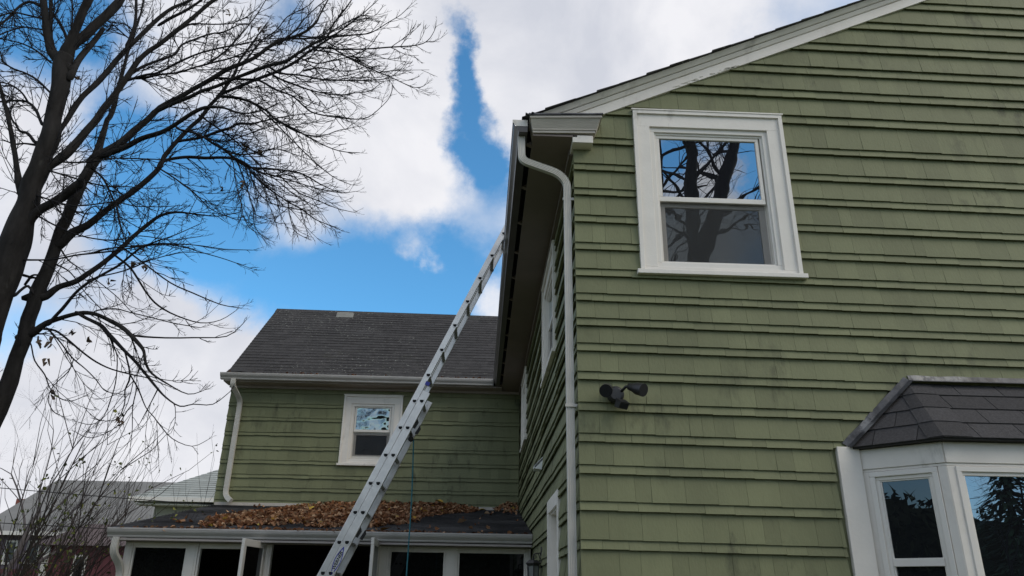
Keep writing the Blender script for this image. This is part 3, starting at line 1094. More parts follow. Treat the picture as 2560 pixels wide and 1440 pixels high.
def fillet(pts, r, n=5):
    P_ = [Vector(p) for p in pts]
    out = [P_[0]]
    for i in range(1, len(P_) - 1):
        a, b, c = P_[i - 1], P_[i], P_[i + 1]
        d1, d2 = (a - b), (c - b)
        k = min(r, d1.length * 0.48, d2.length * 0.48)
        p, q = b + d1.normalized() * k, b + d2.normalized() * k
        for j in range(n + 1):
            t = j / n
            out.append(p * (1 - t) ** 2 + b * 2 * t * (1 - t) + q * t * t)
    out.append(P_[-1])
    return out


def sweep(m_, prof, pts, ref):
    pts = [Vector(p) for p in pts]
    ref = Vector(ref)
    rings = []
    for i, p in enumerate(pts):
        d = (pts[min(i + 1, len(pts) - 1)] - pts[max(i - 1, 0)]).normalized()
        a = (ref - d * ref.dot(d)).normalized()
        b = d.cross(a)
        rings.append([p + a * x + b * y for x, y in prof])
    n = len(prof)
    fs = []
    for i in range(len(rings) - 1):
        for k in range(n):
            k2 = (k + 1) % n
            fs.append((i * n + k, i * n + k2, (i + 1) * n + k2, (i + 1) * n + k))
    fs.append(tuple(reversed(range(n))))
    fs.append(tuple((len(rings) - 1) * n + k for k in range(n)))
    return m_.add([q for r_ in rings for q in r_], fs)


def spout_prof(w, d):
    pr_ = []
    nx, ny = 9, 5
    for i in range(nx):
        pr_.append((-d / 2 + (0.004 if i % 2 else 0), -w / 2 + w * (i + 0.5) / nx))
    for i in range(ny):
        pr_.append((-d / 2 + d * (i + 0.5) / ny, w / 2 - (0.003 if i % 2 else 0)))
    for i in range(nx):
        pr_.append((d / 2 - (0.004 if i % 2 else 0), w / 2 - w * (i + 0.5) / nx))
    for i in range(ny):
        pr_.append((d / 2 - d * (i + 0.5) / ny, -w / 2 + (0.003 if i % 2 else 0)))
    return pr_


M_SPOUT = mat('painted_downspout', (0.52, 0.50, 0.455), 0.42, 0.06, 4.0, stain=((0.3, 0.28, 0.25), 0.4, 7.0, (1, 1, 0.5)))
mb = MB()
sweep(mb, spout_prof(0.060, 0.045), fillet([(0.262, D - 0.055, 5.20), (0.268, D - 0.055, 4.965), (0.575, D - 0.03, 4.868), (0.652, D + 0.0, 4.80), (0.656, D + 0.03, 4.6), (0.656, D + 0.05, 0.15)], 0.055, 6), (0, 1, 0))
ds = mb.build('downspout', M_SPOUT, house)
mb = MB()
for z in (4.64, 2.90):
    mb.box(0.616, 0.722, D + 0.005, D + 0.02, z, z + 0.022)
mb.build('strap', M_SPOUT, ds)
mb = MB()
sweep(mb, spout_prof(0.085, 0.065), fillet([(-4.575, 13.70, 5.20), (-4.575, 13.70, 5.08), (-4.495, 14.00, 4.87), (-4.50, 14.03, 4.7), (-4.515, 14.03, 3.16), (-4.37, 13.93, 3.05)], 0.10, 6), (0, 1, 0))
mb.build('downspout', M_SPOUT, house)
mb = MB()
sweep(mb, spout_prof(0.085, 0.065), fillet([(-4.62, 10.37, 2.21), (-4.63, 10.36, 2.03), (-4.585, 10.50, 1.90), (-4.575, 10.56, 1.80), (-4.575, 10.565, 0.2)], 0.11, 6), (0, 1, 0))
mb.build('downspout', M_SPOUT, house)

# ---- bay window
BD = 0.40
A0, B0, C0, D0 = (2.77, D), (3.175, D - BD), (5.40, D - BD), (5.805, D)


def panel(p, q):
    d = Vector((q[0] - p[0], q[1] - p[1], 0))
    L_ = d.length
    d.normalize()
    nn = Vector((d.y, -d.x, 0))
    return (lambda u, z, o: tuple(Vector((p[0], p[1], 0)) + d * u + nn * o + Vector((0, 0, z)))), L_


mb = MB()
fp, lp = panel(A0, B0)
ff, lf = panel(B0, C0)
fq, lq = panel(C0, D0)
mb.box(2.605, 2.77, D - 0.040, D, 0.0, 2.640)
mb.box(5.805, 5.97, D - 0.040, D, 0.0, 2.640)
for fn, L_ in ((fp, lp), (ff, lf), (fq, lq)):
    mb.mbox(fn, 0.0, L_, 2.478, 2.62, -0.05, 0.012)
    mb.mbox(fn, 0.0, L_, 2.458, 2.477, -0.05, 0.002)
    mb.mbox(fn, 0.0, L_, 0.0, 0.80, -0.05, 0.012)
    mb.mbox(fn, 0.0, 0.06, 0.8, 2.457, -0.05, 0.004)
    mb.mbox(fn, L_ - 0.055, L_, 0.8, 2.457, -0.05, 0.004)
bay = mb.build('bay_window', M_WHITE, house, bevel=0.003)
for fn, a, b, single in ((fp, 0.062, lp - 0.057, False), (ff, 0.057, lf - 0.057, True), (fq, 0.057, lq - 0.062, False)):
    mb = MB()
    mb.frame(fn, a, b, 0.81, 2.455, 0.036, -0.05, 0.014)
    mb.frame(fn, a + 0.035, b - 0.035, 0.845, 2.42, 0.026, -0.05, -0.002)
    mb.build('sash', M_VINYL, bay, bevel=0.003)
    if single:
        mb = MB()
        mb.mbox(fn, a + 0.055, b - 0.055, 0.86, 2.398, -0.026, -0.020)
        mb.build('pane', G_BAY, bay)
    else:
        mb = MB()
        mb.mbox(fn, a + 0.062, b - 0.062, 1.815, 1.868, -0.045, 0.0)
        mb.frame(fn, a + 0.060, b - 0.060, 0.868, 2.395, 0.012, -0.05, -0.010)
        mb.build('sash', M_VINYL, bay, bevel=0.003)
        mb = MB()
        mb.mbox(fn, a + 0.066, b - 0.066, 1.862, 2.39, -0.026, -0.020)
        mb.build('pane', G_BAYS, bay)
        mb = MB()
        mb.mbox(fn, a + 0.066, b - 0.066, 0.875, 1.82, -0.036, -0.030)
        mb.build('pane', G_BAYS, bay)
mb = MB()
mb.box(2.70, 5.90, D + 0.05, D + 0.06, 0.1, 2.6)
mb.build('room_back', M_CURT, bay)
# hipped roof of the bay: eave corner E, apex T at the wall
EL, EC, ER, EW = Vector((2.685, D, 2.634)), Vector((3.140, D - 0.485, 2.634)), Vector((5.435, D - 0.485, 2.634)), Vector((5.89, D, 2.634))
TL, TR = Vector((3.24, D, 3.15)), Vector((5.335, D, 3.15))
mb = MB()
th = Vector((0, 0, 0.007))
for tri in ((EL, EC, TL), (EC, ER, TR, TL), (ER, EW, TR)):
    mb.prism([p for p in tri], [p - th for p in tri])
mb.prism([EL - th, EC - th, ER - th, EW - th], [EL - th * 1.6, EC - th * 1.6, ER - th * 1.6, EW - th * 1.6])
broof = mb.build('bay_roof', M_ROOFEDGE, bay)


def slope(P0, P1, Q):
    """roof plane: u along the eave P0->P1, s up the slope towards Q"""
    du = (P1 - P0).normalized()
    w = Q - P0
    us = w - du * w.dot(du)
    Ls = us.length
    us.normalize()
    nn = du.cross(us)
    if nn.z < 0:
        nn = -nn
    return (lambda u, s, o: tuple(P0 + du * u + us * s + nn * o)), Ls


rb = random.Random(3)


def bayslope(P0, P1, Q, clips, wid, off):
    fn, Ls = slope(P0, P1, Q)
    n_ = 4
    ex_ = Ls / n_
    for i in range(n_):
        u = -0.4 + off * (i % 2)
        Lu = (P1 - P0).length + 0.5
        while u < Lu:
            poly = [(u + 0.003, i * ex_ - 0.008), (u + wid - 0.003, i * ex_ - 0.008), (u + wid - 0.003, (i + 1) * ex_ + 0.004), (u + 0.003, (i + 1) * ex_ + 0.004)]
            for cl in clips(fn, Ls):
                poly = clip_poly(poly, *cl)
                if len(poly) < 3:
                    break
            if len(poly) >= 3:
                m_ = MB()
                shingle_prism(m_, fn, (poly, (i + 1) * ex_, i * ex_, 0.013, min(1, max(0, rb.gauss(0.5, 0.3)))))
                m_.build('roof_shingle', M_ROOF2, bay)
            u += wid


def edge_clip(P0, P1, Q, a, b, keep):
    """half plane in (u,s) with boundary through 3-D points a,b that keeps the point keep"""
    du = (P1 - P0).normalized()
    w = Q - P0
    us = (w - du * w.dot(du)).normalized()
    to = lambda p: ((p - P0).dot(du), (p - P0).dot(us))
    (x1, y1), (x2, y2), k = to(a), to(b), to(keep)
    na, nb = (y2 - y1), -(x2 - x1)
    c = na * x1 + nb * y1
    if na * k[0] + nb * k[1] > c:
        na, nb, c = -na, -nb, -c
    return (na, nb, c)


bayslope(EC, ER, TL, lambda fn, Ls: [edge_clip(EC, ER, TL, EC, TL, TR), edge_clip(EC, ER, TL, ER, TR, TL)], 0.33, 0.165)
bayslope(EL, EC, TL, lambda fn, Ls: [edge_clip(EL, EC, TL, EC, TL, EL), edge_clip(EL, EC, TL, EL, TL, EC)], 0.30, 0.14)
bayslope(ER, EW, TR, lambda fn, Ls: [edge_clip(ER, EW, TR, ER, TR, EW), edge_clip(ER, EW, TR, EW, TR, ER)], 0.30, 0.14)
# hip caps bent over the hips
for (E_, T_, S1, S2) in ((EC, TL, EL, ER), (ER, TR, EW, EC)):
    n1 = (S2 - E_).cross(T_ - E_)
    n1 = (n1 if n1.z > 0 else -n1).normalized()
    n2 = (S1 - E_).cross(T_ - E_)
    n2 = (n2 if n2.z > 0 else -n2).normalized()
    d = (T_ - E_).normalized()
    s1, s2 = (S2 - E_).normalized(), (S1 - E_).normalized()
    Lh = (T_ - E_).length
    nk = 4
    for k in range(nk):
        a = E_ + d * (Lh * k / nk - 0.006)
        b = E_ + d * (Lh * (k + 1) / nk + 0.004)
        wA, wB = 0.20 - 0.012 * k, 0.10 - 0.008 * k
        nm = (n1 + n2).normalized()
        # butt lies a little prouder than the head
        def row(p, h, sk):
            return [p + s2 * wB + n2 * (h * 0.8), p + s2 * 0.03 + n2 * h, p + nm * h - d * sk * 0.0, p + s1 * 0.05 + n1 * h, p + s1 * wA + n1 * (h * 0.8)]
        ra, rb_ = row(a, 0.021, 0.03), row(b, 0.013, 0.03)
        lo = [q - nm * 0.012 for q in ra]
        lo2 = [q - nm * 0.012 for q in rb_]
        m_ = MB()
        vs = ra + rb_ + lo + lo2
        fs = []
        for i in range(4):
            fs += [(i, i + 1, 6 + i, 5 + i), (10 + i, 15 + i, 16 + i, 11 + i), (i, 10 + i, 11 + i, i + 1), (5 + i, 6 + i, 16 + i, 15 + i)]
        fs += [(0, 5, 15, 10), (4, 14, 19, 9)]
        m_.add(vs, fs, 0, min(1, max(0, rb.gauss(0.5, 0.3))))
        m_.build('roof_shingle', M_ROOF2, bay)
# lead flashing dressed up the wall
mb = MB()
for (p, q, n_) in ((EL, TL, 14), (TL, TR, 34), (TR, EW, 14)):
    d = (q - p) / n_
    nrm = Vector((-(q - p).z, 0, (q - p).x)).normalized()
    for i in range(n_):
        a, b = p + d * i, p + d * (i + 1)
        h1 = 0.046 + 0.006 * noise.noise(Vector((i * 0.4, 1, 0)))
        h2 = 0.046 + 0.006 * noise.noise(Vector(((i + 1) * 0.4, 1, 0)))
        y1 = -0.030 - 0.004 * noise.noise(Vector((i * 0.5, 5, 0)))
        y2 = -0.030 - 0.004 * noise.noise(Vector(((i + 1) * 0.5, 5, 0)))
        k = 0.055
        mb.add([a + nrm * h1 + Vector((0, y1, 0)), b + nrm * h2 + Vector((0, y2, 0)), b + Vector((0, y2 - 0.012, 0.008)), a + Vector((0, y1 - 0.012, 0.008)),
                a - nrm * k * 0.2 + Vector((0, y1 - k, 0.0)), b - nrm * k * 0.2 + Vector((0, y2 - k, 0.0)), a + nrm * h1, b + nrm * h2],
               [(0, 1, 2, 3), (3, 2, 5, 4), (0, 6, 7, 1)])
mb.build('flashing', M_LEAD, bay)

# ------------------------------------------------------------------ extension ladder
AL = 1.14505
la = Vector((math.cos(AL), 0, math.sin(AL)))
ln = Vector((math.sin(AL), 0, -math.cos(AL)))
LP0 = Vector((-1.3274, 7.67, 2.0401))
ladder = thing('extension_ladder', 'aluminium extension ladder leaning against the gutter of the green house', 'ladder', (-2.25, 7.67, 0))


def lp(k, n_=0.0, y=0.0):
    return LP0 + la * (k * 0.305) + ln * n_ + Vector((0, y, 0))


def rail(k0, k1, n0, n1, y, inward, name='rail'):
    """C-shaped rail: web at y, flanges turned inward"""
    f_ = 0.028 * inward
    w = 0.0035 * inward
    c = 0.004
    prof = [(n0 + c, 0), (n1 - c, 0), (n1, w), (n1, f_), (n1 - 0.005, f_), (n1 - 0.005, w * 1.2), (n0 + 0.005, w * 1.2), (n0 + 0.005, f_), (n0, f_), (n0, w)]
    m_ = MB()
    m_.section(prof, lp(k0, 0, y), lp(k1, 0, y), ln, (0, 1, 0), close=True, caps=True)
    return m_


BN0, BN1 = 0.0245, 0.109
FN0, FN1 = -0.040, 0.0235
bo = Vector((0.0739, 0, 0))
base = rail(-7.25, 5.45, BN0, BN1, 0.0, 1).build('rail', M_ALU, ladder)
rail(-7.25, 5.45, BN0, BN1, 0.42, -1).build('rail', M_ALU, ladder)
rail(-5.3, 12.42, FN0, FN1, 0.004, 1).build('rail', M_ALU, ladder)
rail(-5.3, 12.42, FN0, FN1, 0.416, -1).build('rail', M_ALU, ladder)


def rung_mesh(name, y0, y1):
    m_ = MB()

    def dprof(r, top):
        pr_ = []
        for i in range(9):
            a = math.pi + math.pi * i / 8
            pr_.append((math.cos(a) * r, math.sin(a) * r))
        pr_ += [(r, top), (r - 0.004, top + 0.004), (-r + 0.004, top + 0.004), (-r, top)]
        return pr_
    P_ = dprof(0.0195, 0.008)
    def sec(pr, ya, yb, caps):
        a = [(x, ya, z) for x, z in pr]
        b = [(x, yb, z) for x, z in pr]
        n = len(pr)
        fs = [(i, (i + 1) % n, (i + 1) % n + n, i + n) for i in range(n)]
        if caps:
            fs += [tuple(range(n)), tuple(reversed(range(n, 2 * n)))]
        return a + b, fs
    v, f = sec(P_, y0, y1, False)
    m_.add(v, f, 0)
    for ye, sgn in ((y0, -1), (y1, 1)):
        ring = dprof(0.0265, 0.0135)
        n = len(ring)
        inn = P_
        a = [(x, ye + sgn * 0.004, z) for x, z in ring]
        b = [(x, ye + sgn * 0.0005, z) for x, z in dprof(0.0285, 0.015)]
        c = [(x, ye + sgn * 0.004, z) for x, z in inn]
        d = [(x, ye - sgn * 0.03, z) for x, z in inn]
        fs = []
        for i in range(n):
            j = (i + 1) % n
            fs += [(i, j, n + j, n + i), (i, 2 * n + i, 2 * n + j, j), (2 * n + i, 3 * n + i, 3 * n + j, 2 * n + j)]
        m_.add(a + b + c + d, fs, 2)
        m_.add([(x, ye + sgn * 0.0012, z) for x, z in P_], [tuple(range(n))], 1)  # flat black cap, painted shade for the hollow inside of the rung
    me = bpy.data.meshes.new(name)
    me.from_pydata(m_.v, [], m_.f)
    for mt in (M_RUNG, M_DARK, M_ALU):
        me.materials.append(mt)
    me.polygons.foreach_set('material_index', m_.mi)
    me.update()
    return me


rb_me = rung_mesh('rung', 0.0, 0.42)
rf_me = rung_mesh('rung', 0.004, 0.416)
for k in range(-6, 6):
    o = link('rung', rb_me, ladder)
    o.location = lp(k) + bo
for k in range(-4, 13):
    o = link('rung', rf_me, ladder)
    o.location = lp(k)
mb = MB()
for y in (0.0, 0.42):                                       # feet
    p = lp(-7.25, 0.066, y)
    mb.box(p.x - 0.09, p.x + 0.07, p.y - 0.03, p.y + 0.04, 0.0, 0.025)
    mb.box(p.x - 0.03, p.x + 0.03, p.y - 0.012, p.y + 0.02, 0.0, 0.16)
mb.build('foot', M_IRON, ladder)
for k in (0.35, 4.2):                                       # dark rung lock dogs between the sections
    for y in (0.05, 0.37):
        mb = MB()
        p = lp(k, 0.10, y)
        mb.prism([tuple(p + la * a + ln * b + Vector((0, -0.012, 0))) for a, b in [(0, 0), (0.10, 0.01), (0.07, 0.035), (0.0, 0.03)]],
                 [tuple(p + la * a + ln * b + Vector((0, 0.012, 0))) for a, b in [(0, 0), (0.10, 0.01), (0.07, 0.035), (0.0, 0.03)]])
        mb.build('rung_lock', M_IRON, ladder)
mb = MB()                                                   # pulley under a rung of the base
p = lp(3.9, 0.115, 0.21)
mb.tube([p + Vector((0, -0.012, 0)), p + Vector((0, 0.012, 0))], 0.028, 12)
mb.box(p.x - 0.008, p.x + 0.008, p.y - 0.02, p.y + 0.02, p.z - 0.02, p.z + 0.06)
mb.build('pulley', M_IRON, ladder)


def stickpt(k, n_, a, b, y):
    """point on the near face: a along the rail, b across"""
    return LP0 + la * (k * 0.305 + a) + ln * (n_ - b) + Vector((0, y, 0))


NB = (BN0 + BN1) / 2 + 0.003
KS = -0.50


def lens(hl, hw, y, n=24):
    pts = []
    for i in range(n):
        t = -1 + 2 * i / n
        pts.append((t * hl, hw * (1 - abs(t) ** 1.8)))
    for i in range(n):
        t = 1 - 2 * i / n
        pts.append((t * hl, -hw * (1 - abs(t) ** 1.8)))
    return [tuple(stickpt(KS, NB, a, b + a * 0.06, y)) for a, b in pts]


mb = MB()
mb.prism(lens(0.140, 0.033, -0.0012), lens(0.140, 0.033, -0.0004))
stick = mb.build('sticker', M_BLUE, ladder)
mb = MB()
mb.prism(lens(0.112, 0.025, -0.0018), lens(0.112, 0.025, -0.0013))
mb.build('sticker_field', M_SILVER, stick)


def text_mesh(body, size, bold=0.0, shear=0.0):
    cu = bpy.data.curves.new('lettering', 'FONT')
    cu.body = body
    cu.size = size
    cu.align_x = 'CENTER'
    cu.align_y = 'CENTER'
    cu.offset = bold
    cu.shear = shear
    cu.resolution_u = 3
    ob = bpy.data.objects.new('lettering', cu)
    COL.objects.link(ob)
    dg = C.evaluated_depsgraph_get()
    me = bpy.data.meshes.new_from_object(ob.evaluated_get(dg))
    bpy.data.objects.remove(ob)
    return me


me = text_mesh('WERNER', 0.050, 0.0018, 0.18)
for v in me.vertices:
    v.co = stickpt(KS, NB, v.co.x * 0.86, v.co.y * 0.84 + v.co.x * 0.05, -0.0022)
me.materials.clear()
me.materials.append(M_INK)
link('lettering', me, stick)
mb = MB()
mb.prism([tuple(stickpt(5.72, 0.012, a, b, -0.001)) for a, b in [(-0.02, 0.0), (0.02, 0.0), (0.02, -0.045), (-0.02, -0.045)]],
         [tuple(stickpt(5.72, 0.012, a, b, 0.03)) for a, b in [(-0.02, 0.0), (0.02, 0.0), (0.02, -0.045), (-0.02, -0.045)]])
mb.build('rail_guide', M_BLUE, ladder)

# rope from the pulley to the ground
rp = lp(3.9, 0.115, 0.21)
mb = MB()
pts = []
for i in range(60):
    t = i / 59
    pts.append((rp.x + 0.03 + 0.045 * t + 0.008 * math.sin(t * 9), rp.y + 0.006 * math.sin(t * 7), rp.z - 0.01 - t * (rp.z - 0.05)))
mb.tube(pts, 0.0075, 6)
tag(mb.build('rope', M_ROPE, None, smooth=True), 'thin teal rope hanging straight down from the ladder', 'rope')

# ------------------------------------------------------------------ twin floodlight with sensor
fl = thing('floodlight', 'black twin floodlight with motion sensor on the green gable wall', 'floodlight', (1.0, D, 2.98))
mb = MB()
fc = Vector((0.985, D - 0.02, 2.985))
mb.tube([fc, fc + Vector((0, -0.045, 0)), fc + Vector((0, -0.06, 0))], [0.064, 0.062, 0.045], 24)
mb.build('canopy', M_BRONZE, fl, bevel=0.003)


def head(pos, direc, name='lamp_head'):
    d = Vector(direc).normalized()
    p = Vector(pos)
    m_ = MB()
    prof = [(-0.005, 0.018), (0.0, 0.026), (0.03, 0.030), (0.055, 0.037), (0.075, 0.045), (0.140, 0.048)]
    m_.tube([p + d * a for a, r_ in prof], [r_ for a, r_ in prof], 24, cap=False)
    m_.tube([p - d * 0.012, p - d * 0.004], [0.010, 0.018], 24)
    h_ = m_.build(name, M_BRONZE, fl, smooth=True)
    m_ = MB()
    ip = [(0.140, 0.0478), (0.1405, 0.0435), (0.10, 0.042), (0.070, 0.036)]
    m_.tube([p + d * a for a, r_ in ip], [r_ for a, r_ in ip], 24, cap=False)
    m_.build('reflector', M_DARK, h_)
    m_ = MB()
    m_.tube([p + d * 0.072, p + d * 0.082, p + d * 0.086], [0.036, 0.033, 0.018], 20)
    m_.build('lens', M_LENS, h_)
    return h_


head((0.925, D - 0.10, 3.025), (-0.30, -0.88, -0.42))
head((1.075, D - 0.12, 3.030), (0.60, -0.72, -0.36))
mb = MB()
mb.tube([fc + Vector((-0.035, -0.05, 0.02)), Vector((0.94, D - 0.09, 3.02))], 0.012, 10)
mb.tube([fc + Vector((0.035, -0.05, 0.015)), Vector((1.055, D - 0.10, 3.035)), Vector((1.078, D - 0.12, 3.031))], 0.011, 10)
mb.tube([fc + Vector((0.004, -0.05, -0.04)), fc + Vector((0.015, -0.08, -0.07))], 0.012, 10)
mb.build('knuckle', M_BRONZE, fl, smooth=True)
mb = MB()
s0 = fc + Vector((0.034, -0.075, -0.082))
ax, ay, az = Vector((0.94, 0.30, -0.10)).normalized(), Vector((0.33, -0.85, -0.42)).normalized(), None
az = ax.cross(ay)
az = az if az.z > 0 else -az
def sp(a, b, c):
    return tuple(s0 + ax * a + ay * b + az * c)
mb.prism([sp(-0.038, -0.03, -0.032), sp(0.038, -0.03, -0.032), sp(0.038, -0.03, 0.036), sp(-0.038, -0.03, 0.036)],
         [sp(-0.036, 0.03, -0.030), sp(0.036, 0.03, -0.030), sp(0.036, 0.045, 0.026), sp(-0.036, 0.045, 0.026)])
sen = mb.build('sensor', M_IRON, fl, bevel=0.003)
mb = MB()
mb.prism([sp(-0.027, 0.0335, -0.022), sp(0.027, 0.0335, -0.022), sp(0.027, 0.043, 0.014), sp(-0.027, 0.043, 0.014)],
         [sp(-0.027, 0.029, -0.022), sp(0.027, 0.029, -0.022), sp(0.027, 0.037, 0.014), sp(-0.027, 0.037, 0.014)])
mb.build('lens', M_DARK, sen)

# ------------------------------------------------------------------ wall lantern beside the side door
lt = thing('wall_lantern', 'dark metal wall lantern with curled bracket beside the side door', 'lantern', (XC, 8.95, 1.95))
mb = MB()
mb.prism([(XC - 0.016, 8.945 + 0.045 * math.cos(a), 1.99 + 0.115 * math.sin(a)) for a in [i * math.pi / 12 for i in range(24)]],
         [(XC - 0.028, 8.945 + 0.042 * math.cos(a), 1.99 + 0.110 * math.sin(a)) for a in [i * math.pi / 12 for i in range(24)]])
mb.build('back_plate', M_IRON, lt)
lx, ly = 0.617, 8.95
mb = MB()
mb.tube([(XC - 0.02, ly, 2.00), (XC - 0.035, ly, 2.035), (XC - 0.06, ly, 2.03), (XC - 0.085, ly, 2.03), (lx + 0.012, ly, 2.025), (lx + 0.004, ly, 1.985)], 0.0065, 8)
mb.tube([(XC - 0.02, ly, 1.96), (XC - 0.04, ly, 1.985), (XC - 0.055, ly, 2.028)], 0.0055, 8)
mb.tube([(lx + 0.02, ly, 2.02), (lx + 0.035, ly, 1.99), (lx + 0.02, ly, 1.975), (lx + 0.008, ly, 1.985)], 0.004, 8)
mb.tube([(lx, ly, 2.02), (lx, ly, 1.98)], [0.003, 0.005], 8)
mb.tube([(lx, ly, 1.985), (lx, ly, 1.968), (lx, ly, 1.962)], [0.006, 0.012, 0.018], 10)
mb.build('bracket', M_IRON, lt, smooth=True)
mb = MB()
mb.tube([(lx, ly, 1.960), (lx, ly, 1.952), (lx, ly, 1.930), (lx, ly, 1.925), (lx, ly, 1.900)], [0.052, 0.060, 0.090, 0.092, 0.074], 6)
mb.tube([(lx, ly, 1.60), (lx, ly, 1.585), (lx, ly, 1.55)], [0.062, 0.066, 0.02], 6)
for k in range(6):
    a = 2 * math.pi * k / 6 + math.pi / 6
    mb.tube([(lx + 0.070 * math.cos(a), ly + 0.070 * math.sin(a), 1.905), (lx + 0.058 * math.cos(a), ly + 0.058 * math.sin(a), 1.59)], 0.0055, 6)
mb.build('lantern_cage', M_IRON, lt)
mb = MB()
mb.tube([(lx, ly, 1.90), (lx, ly, 1.60)], [0.064, 0.053], 6)
mb.build('glass', M_FROST, lt)

# ------------------------------------------------------------------ fallen leaves
rl = random.Random(21)


def leaf(m_, p, size, rr, tint, flat=0.5):
    """one curled leaf: five-sided blade folded at its rib"""
    yaw = rr.uniform(0, 6.28)
    ax = Vector((math.cos(yaw), math.sin(yaw), rr.gauss(0, flat)))
    ax.normalize()
    sd_ = Vector((-math.sin(yaw), math.cos(yaw), rr.gauss(0, flat))).normalized()
    nn = ax.cross(sd_).normalized()
    c = rr.uniform(0.1, 0.45) * size
    w = size * rr.uniform(0.32, 0.5)
    q = [p - ax * size * 0.5, p - ax * size * 0.12 + sd_ * w + nn * c, p + ax * size * 0.22 + sd_ * w * 0.7 + nn * c * 0.9, p + ax * size * 0.55 + nn * c * rr.uniform(-0.5, 0.8),
         p + ax * size * 0.22 - sd_ * w * 0.7 + nn * c * 0.8, p - ax * size * 0.12 - sd_ * w + nn * c * 0.9, p + nn * 0.0]
    m_.add(q, [(0, 6, 1), (1, 6, 2), (2, 6, 3), (3, 6, 4), (4, 6, 5), (5, 6, 0)], 0, tint)


def pile_h(x, y):
    """depth of the drift on the porch roof (0 where the roof is bare)"""
    t = max(0.0, (y - 10.4) / 3.65)                         # 0 eave .. 1 wall
    left = -4.35 + 1.45 * max(0.0, t - 0.2)
    right = -1.05 + 1.05 * t ** 1.6
    edge = 0.16 * noise.noise(Vector((x * 1.3, y * 1.3, 0.0))) + 0.10 * noise.noise(Vector((x * 4, y * 4, 5.0)))
    dl, dr_ = x - left + edge * 1.6, right - x + edge * 1.6
    d = min(dl, dr_)
    h = max(0.0, min(1.0, d / 0.45))
    if t < 0.10:
        h *= max(0.0, (t + 0.01) / 0.11)
    hh = h * (0.012 + 0.05 * max(0, t) ** 1.2 + 0.03 * noise.noise(Vector((x * 2.2, y * 2.2, 9.0))))
    if t > 0.80 and -3.3 < x < 0.05:                        # banked up against the wall
        b = min(1.0, (x + 3.3) / 1.2) * min(1.0, (0.05 - x) / 0.5)
        hh = max(hh, b * (0.02 + 0.075 * (t - 0.80) / 0.2))
    if t > 0.86 and x > 0.22:
        hh = max(hh, 0.13 * (t - 0.86) / 0.14 * min(1, (x - 0.22) / 0.25))
    return max(0.0, hh)


mb = MB()
cnt = 0
while cnt < 6400:
    x = rl.uniform(-4.3, XC - 0.05)
    y = 10.38 + 3.68 * rl.random()
    h = pile_h(x, y)
    if h < 0.012 and rl.random() > (0.012 if x > 0.0 or x < -3.4 else 0.005):
        continue
    z = 2.325 + (y - 10.36) * PSL + 0.014 + max(0, h - rl.random() ** 2 * 0.04)
    t = (y - 10.4) / 3.65
    br = noise.noise(Vector((x * 1.1, y * 1.1, 2.0)))
    tint = min(0.8, rl.gauss(0.44 + 0.14 * br, 0.24))
    if rl.random() < 0.02:
        tint = rl.uniform(0.86, 1.0)
    leaf(mb, Vector((x, y, z)), rl.choice([rl.uniform(0.04, 0.07), rl.uniform(0.06, 0.10)]), rl, min(1, max(0, tint)), 0.75)
    cnt += 1
lv = mb.build('leaf_drift', M_LEAF)
tag(lv, 'drift of brown and orange fallen leaves across the porch roof', 'leaves', kind='stuff')
mb = MB()
for k in range(420):
    x = rl.uniform(-4.6, XC - 0.1)
    if rl.random() < 0.55:
        x = rl.uniform(-4.3, -0.6)
    leaf(mb, Vector((x, 10.36 + rl.uniform(-0.035, 0.03), 2.318 + rl.uniform(-0.012, 0.012))), rl.uniform(0.04, 0.09), rl, min(1, max(0, rl.gauss(0.42, 0.22))), 0.5)
tag(mb.build('gutter_leaves', M_LEAF), 'scraps of dry leaves caught along the porch gutter', 'leaves', kind='stuff')
mb = MB()
for (a, b, n_) in [(-3.75, -3.05, 30), (-0.9, 0.15, 26), (-2.5, -1.8, 8), (-4.7, -4.2, 8)]:
    for k in range(n_):
        leaf(mb, Vector((rl.uniform(a, b), 13.72 + rl.uniform(-0.03, 0.03), 5.312 + rl.uniform(-0.005, 0.015))), rl.uniform(0.04, 0.085), rl, min(1, max(0, rl.gauss(0.3, 0.2))), 0.4)
tag(mb.build('gutter_leaves', M_LEAF), 'few dry leaves along the gutter under the dark wing roof', 'leaves', kind='stuff')
for (x, y, z, s, ti, lab) in [(-1.21, 10.38, 2.365, 0.17, 0.93, 'large orange maple leaf standing on the porch gutter right of the ladder'),
                              (-0.25, 11.65, 2.575, 0.15, 0.62, 'pale tan leaf lying alone low on the porch roof right of the rope'),
                              (-0.34, 13.60, 2.925, 0.11, 0.75, 'small pale leaf on the porch roof below the end of the drift'),
                              (0.05, 13.95, 2.985, 0.13, 0.98, 'yellow leaf on the porch roof between the two heaps by the wall'),
                              (0.47, 13.55, 2.915, 0.12, 0.66, 'light brown leaf on the porch roof near the side wall'),
                              (-1.02, 13.05, 2.825, 0.14, 0.70, 'tan leaf at the lower right tip of the drift beside the rope'),
                              (-2.62, 12.2, 2.78, 0.16, 1.0, 'bright yellow leaf on top of the brown drift left of the ladder'),
                              (-0.72, 13.85, 3.10, 0.17, 0.97, 'bright yellow leaf at the top of the drift beside the rope')]:
    m_ = MB()
    leaf(m_, Vector((0, 0, 0)), s, rl, ti, 0.25)
    o = m_.build('leaf', M_LEAF)
    o.location = (x, y, z)
    tag(o, lab, 'leaf', 'single leaves on the porch roof')

